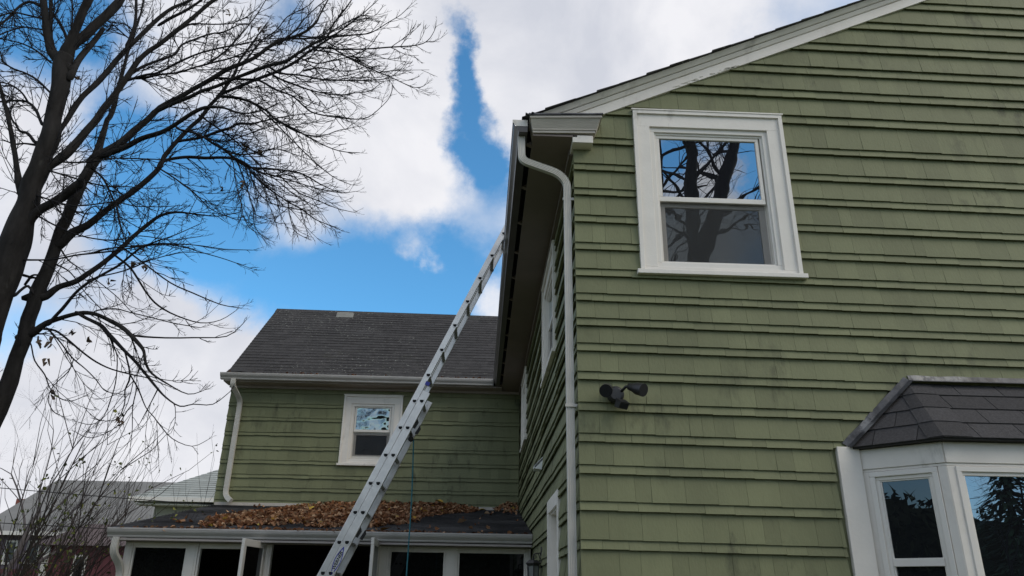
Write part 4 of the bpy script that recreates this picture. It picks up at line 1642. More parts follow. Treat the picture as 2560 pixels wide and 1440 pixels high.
# ------------------------------------------------------------------ the big bare tree on the left
TREE = '''
T -6.25,9.20,0.30,0.2688 -6.28,9.20,2.29,0.2536 -6.24,9.20,3.72,0.2407 -6.20,9.20,4.38,0.2374 -6.21,9.20,4.58,0.2369 -6.18,9.20,5.05,0.2235 -6.17,9.20,5.55,0.2176 -6.16,9.20,5.85,0.2096 -6.15,9.20,6.10,0.1957 -6.13,9.20,6.35,0.1682 -6.16,9.20,6.60,0.1670 -6.12,9.20,6.86,0.1632 -6.12,9.20,7.12,0.1483 -6.09,9.20,7.39,0.1497 -6.12,9.20,7.66,0.1428 -6.14,9.20,8.00,0.1360 -6.16,9.20,8.29,0.1517 -6.21,9.20,8.57,0.1560 -6.21,9.20,8.76,0.1454
T -6.32,9.45,0.23,0.1909 -6.26,9.45,1.53,0.1801 -6.10,9.45,2.67,0.1609 -6.00,9.45,3.39,0.1463 -5.96,9.45,3.60,0.1377 -5.90,9.45,3.98,0.1249 -5.90,9.45,4.29,0.1087 -5.87,9.45,4.57,0.1074 -5.88,9.45,4.79,0.1083 -5.86,9.45,4.97,0.1090 -5.86,9.45,5.20,0.1100 -5.81,9.45,5.44,0.1004 -5.79,9.45,5.68,0.0960 -5.78,9.45,5.92,0.0915 -5.76,9.45,6.12,0.0976 -5.73,9.45,6.24,0.0899 -5.71,9.45,6.50,0.0880 -5.67,9.45,6.76,0.0888 -5.60,9.45,7.03,0.0869 -5.54,9.45,7.23,0.0904 -5.48,9.45,7.30,0.0793
L -6.21,9.20,8.62,0.1042 -6.41,9.20,8.81,0.0786 -6.50,9.20,9.01,0.0733 -6.59,9.20,9.23,0.0679 -6.66,9.20,9.46,0.0624 -6.77,9.20,9.77,0.0571 -6.93,9.20,10.23,0.0488 -7.09,9.20,10.78,0.0372
L -6.27,9.20,8.69,0.0580 -6.47,9.22,8.98,0.0381 -6.58,9.24,9.37,0.0327 -6.71,9.27,9.84,0.0273 -6.82,9.30,10.33,0.0216 -6.92,9.33,10.93,0.0157
L -6.20,9.20,8.73,0.1278 -6.18,9.18,8.86,0.1107 -6.14,9.14,9.08,0.0819 -6.08,9.09,9.32,0.0764 -6.04,9.06,9.53,0.0767 -5.99,9.03,9.66,0.0740 -5.95,8.97,10.06,0.0597 -5.96,8.88,10.60,0.0422
L -6.20,9.20,8.73,0.1278 -6.21,9.23,8.96,0.1057 -6.08,9.28,9.18,0.0891 -5.98,9.32,9.45,0.0843 -5.88,9.36,9.68,0.0791 -5.80,9.40,9.92,0.0769 -5.77,9.42,10.07,0.0712 -5.66,9.51,10.78,0.0574 -5.51,9.60,11.47,0.0394
L -6.05,9.20,8.45,0.0691 -6.07,9.29,8.74,0.0615 -6.06,9.35,8.93,0.0593 -6.02,9.48,9.32,0.0516 -6.01,9.57,9.59,0.0432
L -6.23,9.23,9.01,0.0235 -6.25,9.25,9.17,0.0178 -6.32,9.29,9.49,0.0150 -6.44,9.33,9.91,0.0122 -6.52,9.37,10.26,0.0093
L -6.24,9.23,9.01,0.0265 -6.43,9.28,9.35,0.0209 -6.64,9.32,9.60,0.0181 -6.86,9.36,9.84,0.0122 -7.00,9.39,10.01,0.0092
L -6.39,9.20,8.64,0.0174 -6.66,9.27,8.87,0.0147 -6.92,9.33,9.04,0.0118 -7.17,9.38,9.14,0.0104 -7.39,9.43,9.21,0.0090 -7.61,9.48,9.26,0.0060
L -6.26,9.20,8.13,0.0199 -6.29,9.20,8.14,0.0171 -6.54,9.24,8.36,0.0173 -6.77,9.28,8.50,0.0145 -6.90,9.29,8.55,0.0145 -7.02,9.31,8.62,0.0146 -7.15,9.33,8.72,0.0146 -7.22,9.34,8.83,0.0118 -7.26,9.35,8.91,0.0118 -7.36,9.37,9.02,0.0089
L -6.26,9.20,7.60,0.0251 -6.31,9.22,7.67,0.0224 -6.44,9.26,7.86,0.0226 -6.60,9.30,8.01,0.0200 -6.80,9.35,8.07,0.0172 -7.08,9.41,8.08,0.0144 -7.34,9.48,8.06,0.0116
L -6.60,9.30,8.01,0.0171 -6.69,9.25,8.13,0.0143 -6.82,9.20,8.21,0.0114 -6.96,9.14,8.22,0.0113 -7.09,9.09,8.19,0.0084
L -6.19,9.20,6.39,0.0802 -6.32,9.20,6.63,0.0647 -6.40,9.19,6.84,0.0461 -6.48,9.19,7.06,0.0410 -6.55,9.18,7.23,0.0385 -6.68,9.18,7.56,0.0361 -6.83,9.17,7.88,0.0281 -6.92,9.16,8.08,0.0254 -7.01,9.16,8.27,0.0227 -7.14,9.16,8.54,0.0172
L -6.26,9.20,7.29,0.0276 -6.30,9.21,7.31,0.0249 -6.45,9.26,7.47,0.0223 -6.59,9.29,7.52,0.0196 -6.69,9.32,7.64,0.0169 -6.78,9.34,7.73,0.0142 -6.93,9.40,7.97,0.0115 -7.06,9.43,8.13,0.0087
L -6.27,9.20,7.25,0.0193 -6.43,9.22,7.28,0.0138 -6.56,9.23,7.27,0.0138 -6.70,9.24,7.32,0.0083 -6.79,9.25,7.34,0.0069
L -6.04,9.20,6.83,0.0761 -6.00,9.21,6.93,0.0683 -5.87,9.23,7.10,0.0716 -5.77,9.26,7.32,0.0668 -5.67,9.28,7.57,0.0619 -5.60,9.30,7.75,0.0596 -5.54,9.32,7.98,0.0573 -5.48,9.33,8.12,0.0577 -5.41,9.35,8.36,0.0524 -5.35,9.37,8.57,0.0529 -5.27,9.39,8.86,0.0476 -5.16,9.41,9.07,0.0450 -5.03,9.43,9.23,0.0423 -4.84,9.46,9.52,0.0398 -4.65,9.49,9.82,0.0372 -4.46,9.52,10.14,0.0345 -4.36,9.53,10.26,0.0315 -4.08,9.57,10.67,0.0257 -3.83,9.60,11.05,0.0163
L -5.36,9.37,8.57,0.0264 -5.22,9.44,8.80,0.0238 -5.01,9.51,9.00,0.0211 -4.84,9.57,9.17,0.0183 -4.79,9.61,9.38,0.0154 -4.63,9.67,9.55,0.0156 -4.45,9.72,9.70,0.0126 -4.27,9.78,9.80,0.0127 -4.07,9.84,10.01,0.0096 -3.84,9.90,10.09,0.0065
L -5.33,9.37,8.51,0.0235 -5.06,9.30,8.56,0.0205 -4.84,9.25,8.58,0.0175 -4.54,9.17,8.73,0.0175 -4.23,9.09,8.83,0.0145 -3.84,8.99,8.88,0.0145 -3.64,8.95,8.90,0.0115 -3.28,8.86,8.93,0.0086 -2.92,8.77,8.89,0.0057
L -5.32,9.37,8.54,0.0206 -5.11,9.36,8.55,0.0206 -4.89,9.36,8.62,0.0177 -4.65,9.36,8.66,0.0177 -4.39,9.35,8.77,0.0148 -4.11,9.34,8.87,0.0149 -3.91,9.34,8.95,0.0119 -3.72,9.34,9.06,0.0120 -3.50,9.33,9.15,0.0090 -3.20,9.32,9.22,0.0060
L -6.04,9.20,7.02,0.0493 -6.08,9.29,7.43,0.0448 -6.05,9.37,7.75,0.0456 -6.03,9.43,8.03,0.0492 -5.99,9.49,8.29,0.0499 -5.89,9.56,8.56,0.0507 -5.81,9.64,8.88,0.0515 -5.76,9.69,9.11,0.0491 -5.66,9.76,9.42,0.0499 -5.56,9.83,9.72,0.0443 -5.41,9.92,10.14,0.0387 -5.26,9.99,10.42,0.0295 -5.08,10.06,10.62,0.0265 -4.93,10.11,10.85,0.0201
L -5.36,9.92,10.02,0.0257 -5.18,9.89,10.15,0.0258 -4.94,9.85,10.28,0.0226 -4.70,9.80,10.48,0.0194
L -5.70,9.76,9.47,0.0281 -5.68,9.76,9.57,0.0282 -5.67,9.76,9.73,0.0252 -5.67,9.77,9.86,0.0253 -5.70,9.77,10.12,0.0223 -5.75,9.78,10.36,0.0225 -5.84,9.79,10.87,0.0163
L -5.68,9.76,9.57,0.0125 -5.78,9.77,9.65,0.0126 -5.95,9.77,9.80,0.0110 -6.08,9.78,9.90,0.0095 -6.16,9.78,9.94,0.0063
L -5.69,9.76,9.75,0.0126 -5.81,9.72,9.83,0.0110 -5.94,9.67,9.80,0.0094 -6.02,9.64,9.81,0.0062
L -6.09,9.20,5.93,0.0894 -6.02,9.18,6.12,0.0793 -5.91,9.16,6.25,0.0743 -5.82,9.15,6.31,0.0744 -5.67,9.13,6.42,0.0746 -5.55,9.11,6.54,0.0748 -5.45,9.10,6.64,0.0750 -5.38,9.08,6.82,0.0700
L -5.56,9.45,7.19,0.0790 -5.58,9.50,7.37,0.0684 -5.61,9.56,7.59,0.0577 -5.64,9.63,7.84,0.0468 -5.66,9.67,8.01,0.0443 -5.65,9.70,8.10,0.0445 -5.67,9.77,8.39,0.0422 -5.73,9.87,8.80,0.0370 -5.78,9.97,9.20,0.0346 -5.83,10.05,9.55,0.0288 -5.88,10.16,10.04,0.0229 -5.90,10.25,10.45,0.0167 -5.95,10.34,10.87,0.0136
L -5.52,9.45,7.25,0.0848 -5.47,9.45,7.30,0.0736 -5.28,9.47,7.49,0.0628 -5.14,9.48,7.71,0.0576 -4.99,9.49,7.91,0.0523 -4.85,9.50,8.14,0.0469 -4.65,9.52,8.32,0.0443 -4.44,9.53,8.51,0.0417 -4.23,9.54,8.69,0.0420 -4.02,9.55,8.90,0.0394 -3.80,9.56,9.04,0.0366 -3.62,9.57,9.18,0.0337 -3.49,9.58,9.35,0.0309 -3.30,9.59,9.52,0.0280 -3.12,9.60,9.60,0.0249 -2.94,9.61,9.73,0.0219 -2.80,9.62,9.93,0.0190 -2.77,9.62,10.04,0.0159 -2.69,9.63,10.32,0.0128 -2.62,9.64,10.57,0.0097
L -4.89,9.50,8.08,0.0439 -4.67,9.47,8.19,0.0381 -4.43,9.43,8.29,0.0382 -4.26,9.40,8.38,0.0353 -4.02,9.37,8.47,0.0323 -3.78,9.33,8.59,0.0324 -3.60,9.31,8.67,0.0295 -3.30,9.26,8.78,0.0295 -3.06,9.23,8.84,0.0295 -2.90,9.20,8.96,0.0266 -2.67,9.16,9.13,0.0237 -2.47,9.13,9.24,0.0178 -2.40,9.11,9.45,0.0149 -2.25,9.07,9.70,0.0120 -2.12,9.04,9.95,0.0091
L -2.66,9.16,9.07,0.0178 -2.27,9.10,9.00,0.0147 -1.90,9.03,8.96,0.0117 -1.52,8.97,8.96,0.0117 -1.09,8.89,8.96,0.0087 -0.94,8.86,9.03,0.0072 -0.87,8.84,9.15,0.0058 -0.84,8.82,9.24,0.0047
L -5.46,9.45,7.27,0.0622 -5.39,9.43,7.28,0.0537 -5.14,9.36,7.36,0.0507 -4.90,9.28,7.46,0.0450 -4.62,9.21,7.53,0.0420 -4.45,9.15,7.60,0.0364 -4.30,9.10,7.69,0.0363 -4.09,9.03,7.80,0.0335 -3.93,8.99,7.83,0.0251 -3.69,8.93,7.78,0.0166 -3.44,8.86,7.66,0.0137 -3.20,8.80,7.64,0.0109 -2.92,8.71,7.71,0.0081
L -5.70,9.45,5.91,0.0807 -5.62,9.47,6.06,0.0732 -5.46,9.49,6.18,0.0600 -5.30,9.52,6.41,0.0525 -5.12,9.54,6.62,0.0502 -4.95,9.57,6.83,0.0479 -4.82,9.60,7.03,0.0455 -4.72,9.61,7.21,0.0430 -4.70,9.63,7.40,0.0405 -4.62,9.64,7.57,0.0379 -4.53,9.66,7.77,0.0382 -4.43,9.68,7.96,0.0356 -4.33,9.70,8.11,0.0358 -4.25,9.72,8.34,0.0331 -4.14,9.74,8.55,0.0304 -4.06,9.75,8.75,0.0276 -3.97,9.77,9.01,0.0248 -3.95,9.79,9.25,0.0187 -3.87,9.81,9.49,0.0158 -3.77,9.83,9.75,0.0127 -3.66,9.85,10.05,0.0097
L -4.13,9.75,8.59,0.0274 -3.91,9.72,8.69,0.0274 -3.67,9.68,8.80,0.0275 -3.48,9.66,8.89,0.0275 -3.29,9.63,8.96,0.0245 -3.05,9.59,9.10,0.0245 -2.87,9.56,9.26,0.0215 -2.69,9.53,9.41,0.0185 -2.49,9.49,9.55,0.0155 -2.32,9.46,9.70,0.0124 -2.08,9.42,9.92,0.0093 -1.85,9.38,10.17,0.0063
L -4.73,9.61,7.25,0.0316 -4.72,9.63,7.31,0.0259 -4.57,9.68,7.40,0.0261 -4.39,9.74,7.47,0.0263 -4.18,9.80,7.50,0.0265 -3.97,9.86,7.55,0.0238 -3.80,9.91,7.56,0.0239 -3.62,9.97,7.48,0.0210 -3.47,10.01,7.48,0.0180 -3.22,10.08,7.51,0.0151 -2.92,10.16,7.52,0.0122 -2.74,10.21,7.46,0.0122 -2.59,10.26,7.39,0.0092 -2.35,10.33,7.31,0.0062
L -3.62,9.97,7.48,0.0180 -3.48,10.00,7.32,0.0149 -3.28,10.04,7.16,0.0149 -3.09,10.08,7.04,0.0119 -2.96,10.10,6.96,0.0119 -2.78,10.14,6.88,0.0119 -2.59,10.18,6.75,0.0089 -2.41,10.21,6.68,0.0075 -2.20,10.25,6.61,0.0060
L -4.59,9.66,7.66,0.0263 -4.50,9.64,7.68,0.0234 -4.20,9.58,7.71,0.0233 -3.96,9.52,7.78,0.0233 -3.77,9.48,7.83,0.0204 -3.65,9.45,7.89,0.0174 -3.46,9.41,7.86,0.0145 -3.21,9.36,7.90,0.0116 -2.92,9.30,7.94,0.0086 -2.56,9.22,7.95,0.0057
L -4.34,9.10,7.54,0.0195 -4.30,9.11,7.52,0.0167 -4.05,9.16,7.48,0.0195 -3.85,9.21,7.37,0.0196 -3.68,9.25,7.29,0.0196 -3.56,9.28,7.20,0.0196 -3.45,9.30,7.16,0.0168 -3.27,9.35,7.06,0.0112 -2.99,9.41,6.96,0.0084 -2.72,9.46,6.96,0.0057
L -4.35,9.72,8.17,0.0180 -4.23,9.69,8.08,0.0149 -3.98,9.63,7.88,0.0147 -3.72,9.57,7.67,0.0117 -3.41,9.50,7.36,0.0115 -3.11,9.41,7.04,0.0085 -2.90,9.36,6.87,0.0084 -2.65,9.30,6.64,0.0069 -2.28,9.21,6.42,0.0054
L -4.12,9.74,8.55,0.0273 -3.84,9.76,8.54,0.0244 -3.58,9.78,8.46,0.0183 -3.38,9.79,8.33,0.0152 -3.24,9.80,8.19,0.0151 -2.98,9.82,8.07,0.0121 -2.56,9.86,7.86,0.0090 -2.26,9.88,7.75,0.0075 -1.96,9.90,7.74,0.0060
L -4.19,9.55,8.73,0.0241 -4.11,9.54,8.73,0.0210 -3.71,9.45,8.66,0.0209 -3.44,9.39,8.60,0.0178 -3.15,9.32,8.40,0.0176 -2.88,9.26,8.26,0.0145 -2.66,9.20,8.03,0.0143 -2.54,9.18,7.93,0.0114 -2.28,9.12,7.84,0.0113 -1.96,9.04,7.75,0.0084 -1.72,8.98,7.75,0.0084 -1.55,8.93,7.88,0.0056 -1.44,8.89,8.01,0.0056 -1.40,8.86,8.13,0.0045
L -3.30,9.26,8.77,0.0207 -3.10,9.20,8.61,0.0175 -2.76,9.10,8.51,0.0145 -2.43,9.01,8.38,0.0143 -2.05,8.89,8.29,0.0113 -1.68,8.78,8.23,0.0084 -1.44,8.70,8.22,0.0069 -1.29,8.64,8.30,0.0055 -1.21,8.60,8.38,0.0044
L -2.40,9.10,9.03,0.0147 -2.34,9.11,9.01,0.0147 -2.09,9.18,8.89,0.0118 -1.85,9.24,8.80,0.0119 -1.54,9.32,8.72,0.0089 -1.30,9.38,8.64,0.0075 -1.15,9.42,8.61,0.0060 -1.05,9.45,8.65,0.0060 -0.99,9.46,8.71,0.0048
L -3.42,9.63,8.95,0.0183 -3.22,9.59,8.80,0.0182 -2.94,9.54,8.66,0.0151 -2.67,9.50,8.54,0.0120 -2.27,9.43,8.43,0.0089 -2.02,9.38,8.44,0.0089 -1.80,9.34,8.45,0.0074 -1.65,9.31,8.57,0.0059
L -3.10,9.60,9.57,0.0187 -2.91,9.57,9.56,0.0155 -2.59,9.52,9.57,0.0155 -2.06,9.43,9.56,0.0123 -1.87,9.40,9.59,0.0092 -1.65,9.35,9.73,0.0077 -1.44,9.31,9.87,0.0062 -1.29,9.27,10.04,0.0050
L -3.31,9.59,9.50,0.0155 -3.07,9.68,9.69,0.0126 -2.76,9.78,9.78,0.0127 -2.43,9.90,10.16,0.0098 -2.18,9.99,10.43,0.0099 -1.99,10.04,10.47,0.0066 -1.88,10.10,10.72,0.0054
L -5.85,9.45,5.11,0.0783 -5.75,9.47,5.13,0.0628 -5.64,9.50,5.27,0.0449 -5.46,9.53,5.37,0.0426 -5.34,9.56,5.50,0.0402 -5.22,9.59,5.64,0.0405 -5.10,9.62,5.81,0.0382 -5.03,9.65,5.93,0.0357 -4.95,9.67,6.07,0.0332 -4.85,9.70,6.23,0.0307 -4.74,9.72,6.37,0.0281 -4.63,9.75,6.50,0.0227 -4.44,9.78,6.58,0.0171 -4.18,9.82,6.58,0.0114 -3.88,9.86,6.58,0.0086 -3.59,9.91,6.68,0.0058
L -5.84,9.45,4.60,0.0768 -5.76,9.43,4.62,0.0614 -5.60,9.38,4.73,0.0435 -5.44,9.34,4.78,0.0357 -5.27,9.29,4.82,0.0331 -5.10,9.25,4.84,0.0330 -4.92,9.21,4.81,0.0304 -4.72,9.16,4.72,0.0301 -4.53,9.12,4.62,0.0274 -4.38,9.08,4.51,0.0272 -4.23,9.04,4.38,0.0245 -4.14,9.01,4.28,0.0195 -4.07,8.97,4.12,0.0169 -3.95,8.93,3.98,0.0143 -3.71,8.86,3.84,0.0094 -3.43,8.79,3.71,0.0070 -3.24,8.74,3.75,0.0046
L -5.16,9.25,4.83,0.0254 -5.05,9.24,4.77,0.0253 -4.96,9.23,4.73,0.0253 -4.82,9.22,4.66,0.0277 -4.71,9.20,4.55,0.0275 -4.51,9.18,4.38,0.0223 -4.32,9.16,4.22,0.0197 -4.17,9.14,4.08,0.0171 -4.05,9.12,3.96,0.0170 -3.94,9.11,3.85,0.0145 -3.81,9.09,3.74,0.0120 -3.61,9.07,3.63,0.0096 -3.45,9.05,3.65,0.0072 -3.21,9.02,3.65,0.0060 -3.03,9.00,3.80,0.0043
L -5.53,9.34,4.73,0.0280 -5.46,9.30,4.81,0.0229 -5.38,9.26,4.89,0.0229 -5.23,9.19,5.07,0.0204 -5.06,9.12,5.20,0.0204 -4.85,9.05,5.30,0.0178 -4.66,8.98,5.39,0.0177 -4.51,8.92,5.50,0.0152 -4.36,8.86,5.60,0.0126 -4.12,8.78,5.67,0.0101 -3.90,8.72,5.73,0.0075 -3.59,8.61,5.83,0.0050
L -5.06,9.12,5.24,0.0127 -4.89,9.05,5.26,0.0101 -4.65,8.96,5.28,0.0101 -4.42,8.87,5.32,0.0100 -4.24,8.80,5.38,0.0100 -4.04,8.72,5.41,0.0074 -3.71,8.59,5.43,0.0061 -3.36,8.46,5.36,0.0048
L -5.60,9.38,4.65,0.0178 -5.53,9.40,4.65,0.0153 -5.44,9.42,4.62,0.0153 -5.28,9.46,4.51,0.0153 -5.12,9.50,4.39,0.0128 -4.95,9.54,4.28,0.0128 -4.75,9.59,4.20,0.0103 -4.50,9.65,4.15,0.0103 -4.35,9.68,4.13,0.0078 -4.08,9.74,4.04,0.0052
L -5.58,9.40,4.66,0.0153 -5.48,9.37,4.58,0.0127 -5.35,9.35,4.47,0.0101 -5.19,9.31,4.31,0.0100 -5.08,9.28,4.22,0.0100 -4.90,9.24,4.10,0.0074 -4.73,9.21,3.96,0.0073 -4.59,9.17,3.83,0.0061 -4.47,9.15,3.79,0.0048 -4.32,9.12,3.77,0.0039
L -5.81,9.45,4.52,0.0128 -5.74,9.42,4.44,0.0101 -5.60,9.34,4.22,0.0100 -5.38,9.24,4.02,0.0098 -5.24,9.17,3.84,0.0073 -5.07,9.10,3.71,0.0072 -4.88,9.03,3.65,0.0059 -4.71,8.96,3.69,0.0042
L -5.10,9.28,4.23,0.0075 -5.11,9.25,4.07,0.0074 -5.22,9.20,3.88,0.0061 -5.22,9.16,3.70,0.0060 -5.10,9.12,3.54,0.0048 -4.96,9.09,3.48,0.0038
L -4.70,9.20,4.54,0.0125 -4.65,9.24,4.43,0.0100 -4.58,9.28,4.29,0.0075 -4.57,9.36,4.03,0.0075 -4.60,9.42,3.83,0.0075 -4.68,9.49,3.58,0.0062 -4.84,9.55,3.48,0.0050 -5.05,9.60,3.52,0.0040
L -4.44,9.16,4.32,0.0124 -4.29,9.11,4.00,0.0121 -4.30,9.08,3.81,0.0096 -4.26,9.05,3.65,0.0071 -4.29,9.02,3.45,0.0059 -4.47,8.98,3.42,0.0047 -4.62,8.95,3.52,0.0037
L -4.55,9.65,4.16,0.0103 -4.44,9.72,3.99,0.0103 -4.33,9.80,3.77,0.0077 -4.23,9.86,3.66,0.0077 -4.15,9.90,3.56,0.0077 -4.00,9.98,3.41,0.0065 -3.76,10.07,3.33,0.0052 -3.60,10.14,3.43,0.0042
L -4.46,9.72,3.99,0.0077 -4.46,9.72,3.75,0.0077 -4.42,9.73,3.48,0.0051 -4.40,9.74,3.25,0.0045
L -4.46,9.72,3.79,0.0077 -4.53,9.74,3.70,0.0077 -4.63,9.77,3.51,0.0064 -4.83,9.80,3.39,0.0051 -4.99,9.82,3.37,0.0051 -5.15,9.84,3.43,0.0041
L -3.93,9.11,3.84,0.0097 -3.95,9.07,3.70,0.0072 -3.99,9.02,3.49,0.0059 -4.01,9.00,3.40,0.0042
L -6.03,9.20,5.52,0.0181 -5.99,9.19,5.52,0.0155 -5.61,9.12,5.50,0.0129 -5.42,9.08,5.52,0.0128 -5.21,9.04,5.55,0.0128 -4.82,8.96,5.57,0.0127 -4.49,8.90,5.61,0.0101 -4.13,8.83,5.65,0.0101 -3.69,8.74,5.60,0.0075 -3.26,8.66,5.52,0.0062 -2.89,8.58,5.48,0.0049
L -5.08,9.62,5.82,0.0191 -5.05,9.64,5.80,0.0164 -4.88,9.70,5.68,0.0164 -4.76,9.76,5.53,0.0164 -4.62,9.84,5.33,0.0137 -4.48,9.90,5.20,0.0137 -4.24,9.99,5.09,0.0110 -3.95,10.09,5.03,0.0083 -3.71,10.17,5.11,0.0056 -3.54,10.25,5.29,0.0046
L -5.01,9.65,5.95,0.0165 -4.97,9.65,5.92,0.0137 -4.65,9.70,5.71,0.0137 -4.31,9.75,5.48,0.0109 -4.00,9.80,5.36,0.0109 -3.63,9.85,5.23,0.0082 -3.37,9.88,5.19,0.0055
L -4.42,9.08,4.53,0.0173 -4.38,9.10,4.51,0.0149 -4.14,9.19,4.52,0.0125 -3.72,9.36,4.58,0.0102 -3.35,9.51,4.66,0.0078 -3.19,9.60,4.88,0.0053
L -4.97,8.96,5.56,0.0127 -4.73,9.05,5.68,0.0103 -4.15,9.25,5.82,0.0106 -3.83,9.35,5.78,0.0080 -3.50,9.45,5.72,0.0067 -3.16,9.55,5.64,0.0049
L -4.96,9.21,4.82,0.0127 -4.90,9.20,4.86,0.0101 -4.66,9.16,4.87,0.0101 -4.42,9.13,4.81,0.0075 -3.87,9.06,4.67,0.0075 -3.51,9.00,4.60,0.0049
L -6.06,9.29,7.10,0.0166 -5.94,9.26,7.04,0.0138 -5.70,9.18,6.98,0.0137 -5.44,9.10,6.95,0.0136 -5.11,8.99,6.94,0.0107 -4.86,8.90,6.91,0.0107 -4.52,8.79,6.84,0.0105 -4.30,8.71,6.79,0.0078 -4.04,8.63,6.70,0.0077 -3.72,8.51,6.51,0.0051
L -6.03,9.21,6.90,0.0164 -5.91,9.17,6.82,0.0136 -5.60,9.08,6.70,0.0134 -5.30,8.98,6.57,0.0106 -4.96,8.87,6.46,0.0104 -4.70,8.78,6.42,0.0078 -4.38,8.67,6.34,0.0064 -4.17,8.60,6.32,0.0051
L -6.21,9.20,6.53,0.0161 -6.15,9.18,6.50,0.0134 -5.85,9.09,6.37,0.0132 -5.36,8.93,6.19,0.0104 -4.78,8.73,6.16,0.0102 -4.46,8.62,6.06,0.0075 -4.08,8.48,5.98,0.0062 -3.77,8.37,5.95,0.0049
L -5.58,9.45,7.04,0.0196 -5.49,9.43,6.99,0.0168 -5.33,9.38,6.84,0.0166 -5.15,9.32,6.58,0.0137 -5.03,9.27,6.40,0.0135 -4.94,9.23,6.21,0.0134 -4.84,9.18,6.01,0.0106 -4.71,9.13,5.82,0.0078 -4.49,9.06,5.62,0.0052
L -5.94,9.16,6.14,0.0158 -5.84,9.14,6.09,0.0132 -5.58,9.07,5.95,0.0130 -5.17,8.96,5.77,0.0103 -4.74,8.85,5.68,0.0101 -4.35,8.74,5.70,0.0075 -3.89,8.61,5.60,0.0062 -3.51,8.50,5.61,0.0049
L -4.76,9.61,7.19,0.0172 -4.72,9.61,7.18,0.0143 -4.44,9.58,7.00,0.0114 -4.16,9.56,6.79,0.0113 -3.94,9.53,6.58,0.0084 -3.74,9.51,6.45,0.0069 -3.42,9.48,6.34,0.0055 -3.20,9.46,6.37,0.0044
L -3.84,9.91,7.57,0.0149 -3.75,9.89,7.51,0.0119 -3.60,9.84,7.20,0.0117 -3.46,9.78,6.90,0.0087 -3.36,9.74,6.67,0.0086 -3.29,9.69,6.39,0.0070 -3.19,9.66,6.23,0.0056 -3.08,9.63,6.15,0.0045
L -3.62,9.28,7.23,0.0112 -3.56,9.26,7.10,0.0083 -3.43,9.18,6.69,0.0082 -3.31,9.12,6.41,0.0080 -3.24,9.08,6.20,0.0066 -3.11,9.03,6.00,0.0052 -2.97,9.00,5.91,0.0052 -2.88,8.97,5.84,0.0041
L -3.61,9.97,7.46,0.0150 -3.57,9.95,7.41,0.0119 -3.45,9.89,7.13,0.0088 -3.25,9.82,6.87,0.0087 -3.04,9.77,6.74,0.0086 -2.65,9.66,6.62,0.0071 -2.39,9.60,6.57,0.0051
L -3.61,9.97,7.49,0.0150 -3.55,9.96,7.46,0.0120 -3.35,9.93,7.35,0.0119 -3.08,9.90,7.27,0.0118 -2.75,9.86,7.15,0.0088 -2.47,9.83,7.06,0.0088 -2.16,9.79,6.98,0.0058 -1.93,9.76,7.00,0.0047
L -2.98,10.10,6.97,0.0119 -2.95,10.11,6.81,0.0089 -2.90,10.12,6.65,0.0074 -2.83,10.13,6.50,0.0059 -2.66,10.15,6.41,0.0047
L -6.02,9.45,5.34,0.0211 -6.04,9.44,5.27,0.0183 -5.96,9.40,5.38,0.0158 -5.87,9.39,5.39,0.0131
L -5.95,9.20,5.05,0.0229 -5.91,9.21,5.12,0.0204 -5.85,9.22,5.17,0.0205 -5.76,9.23,5.07,0.0153
L -6.09,9.45,5.41,0.0211 -6.01,9.46,5.39,0.0185 -5.94,9.47,5.38,0.0158
L -6.79,9.20,9.66,0.0299 -6.92,9.16,9.69,0.0209 -7.01,9.12,9.57,0.0207 -7.06,9.06,9.33,0.0175 -7.12,9.01,9.12,0.0144 -7.21,8.95,8.93,0.0114
L -6.73,9.20,9.43,0.0178 -6.87,9.14,9.42,0.0148 -7.02,9.06,9.39,0.0146 -7.14,8.98,9.26,0.0116 -7.28,8.90,9.10,0.0086
L -6.63,9.20,9.22,0.0147 -6.74,9.15,9.20,0.0117 -6.84,9.10,9.17,0.0117 -6.95,9.03,9.05,0.0116 -7.04,8.96,8.90,0.0086 -7.13,8.89,8.75,0.0056
L -5.56,9.49,6.20,0.0137 -5.55,9.54,6.42,0.0083 -5.47,9.59,6.54,0.0084 -5.32,9.64,6.54,0.0056 -5.20,9.69,6.62,0.0045
L -5.72,9.45,5.82,0.0134 -5.55,9.41,5.63,0.0106 -5.35,9.37,5.50,0.0079 -5.08,9.32,5.32,0.0078 -4.74,9.25,5.08,0.0064 -4.40,9.18,4.79,0.0050 -4.20,9.14,4.73,0.0040
L -5.72,9.45,5.58,0.0133 -5.55,9.41,5.50,0.0106 -5.40,9.36,5.38,0.0079 -5.14,9.28,5.11,0.0064 -4.88,9.20,4.89,0.0051 -4.72,9.14,4.71,0.0040
L -4.22,9.34,8.83,0.0178 -4.05,9.42,9.12,0.0151 -3.90,9.51,9.51,0.0123 -3.75,9.61,10.00,0.0095 -3.67,9.69,10.40,0.0080 -3.62,9.74,10.70,0.0065
L -4.81,9.49,9.56,0.0184 -4.67,9.54,9.73,0.0155 -4.40,9.62,9.80,0.0125 -4.14,9.70,9.91,0.0095 -3.94,9.77,10.13,0.0080 -3.80,9.83,10.40,0.0065
L -3.84,9.56,9.03,0.0152 -3.73,9.60,9.21,0.0123 -3.63,9.64,9.52,0.0125 -3.43,9.70,9.81,0.0095 -3.30,9.75,10.14,0.0096 -3.02,9.80,10.41,0.0081 -2.88,9.85,10.76,0.0066
L -3.30,9.59,9.46,0.0155 -3.07,9.54,9.69,0.0124 -2.96,9.50,9.86,0.0094 -2.79,9.46,10.07,0.0094 -2.61,9.42,10.24,0.0079
L -2.93,9.20,8.93,0.0148 -2.61,9.26,8.85,0.0119 -2.40,9.31,8.96,0.0090 -2.12,9.36,9.10,0.0091 -1.90,9.41,9.30,0.0061 -1.81,9.44,9.52,0.0049
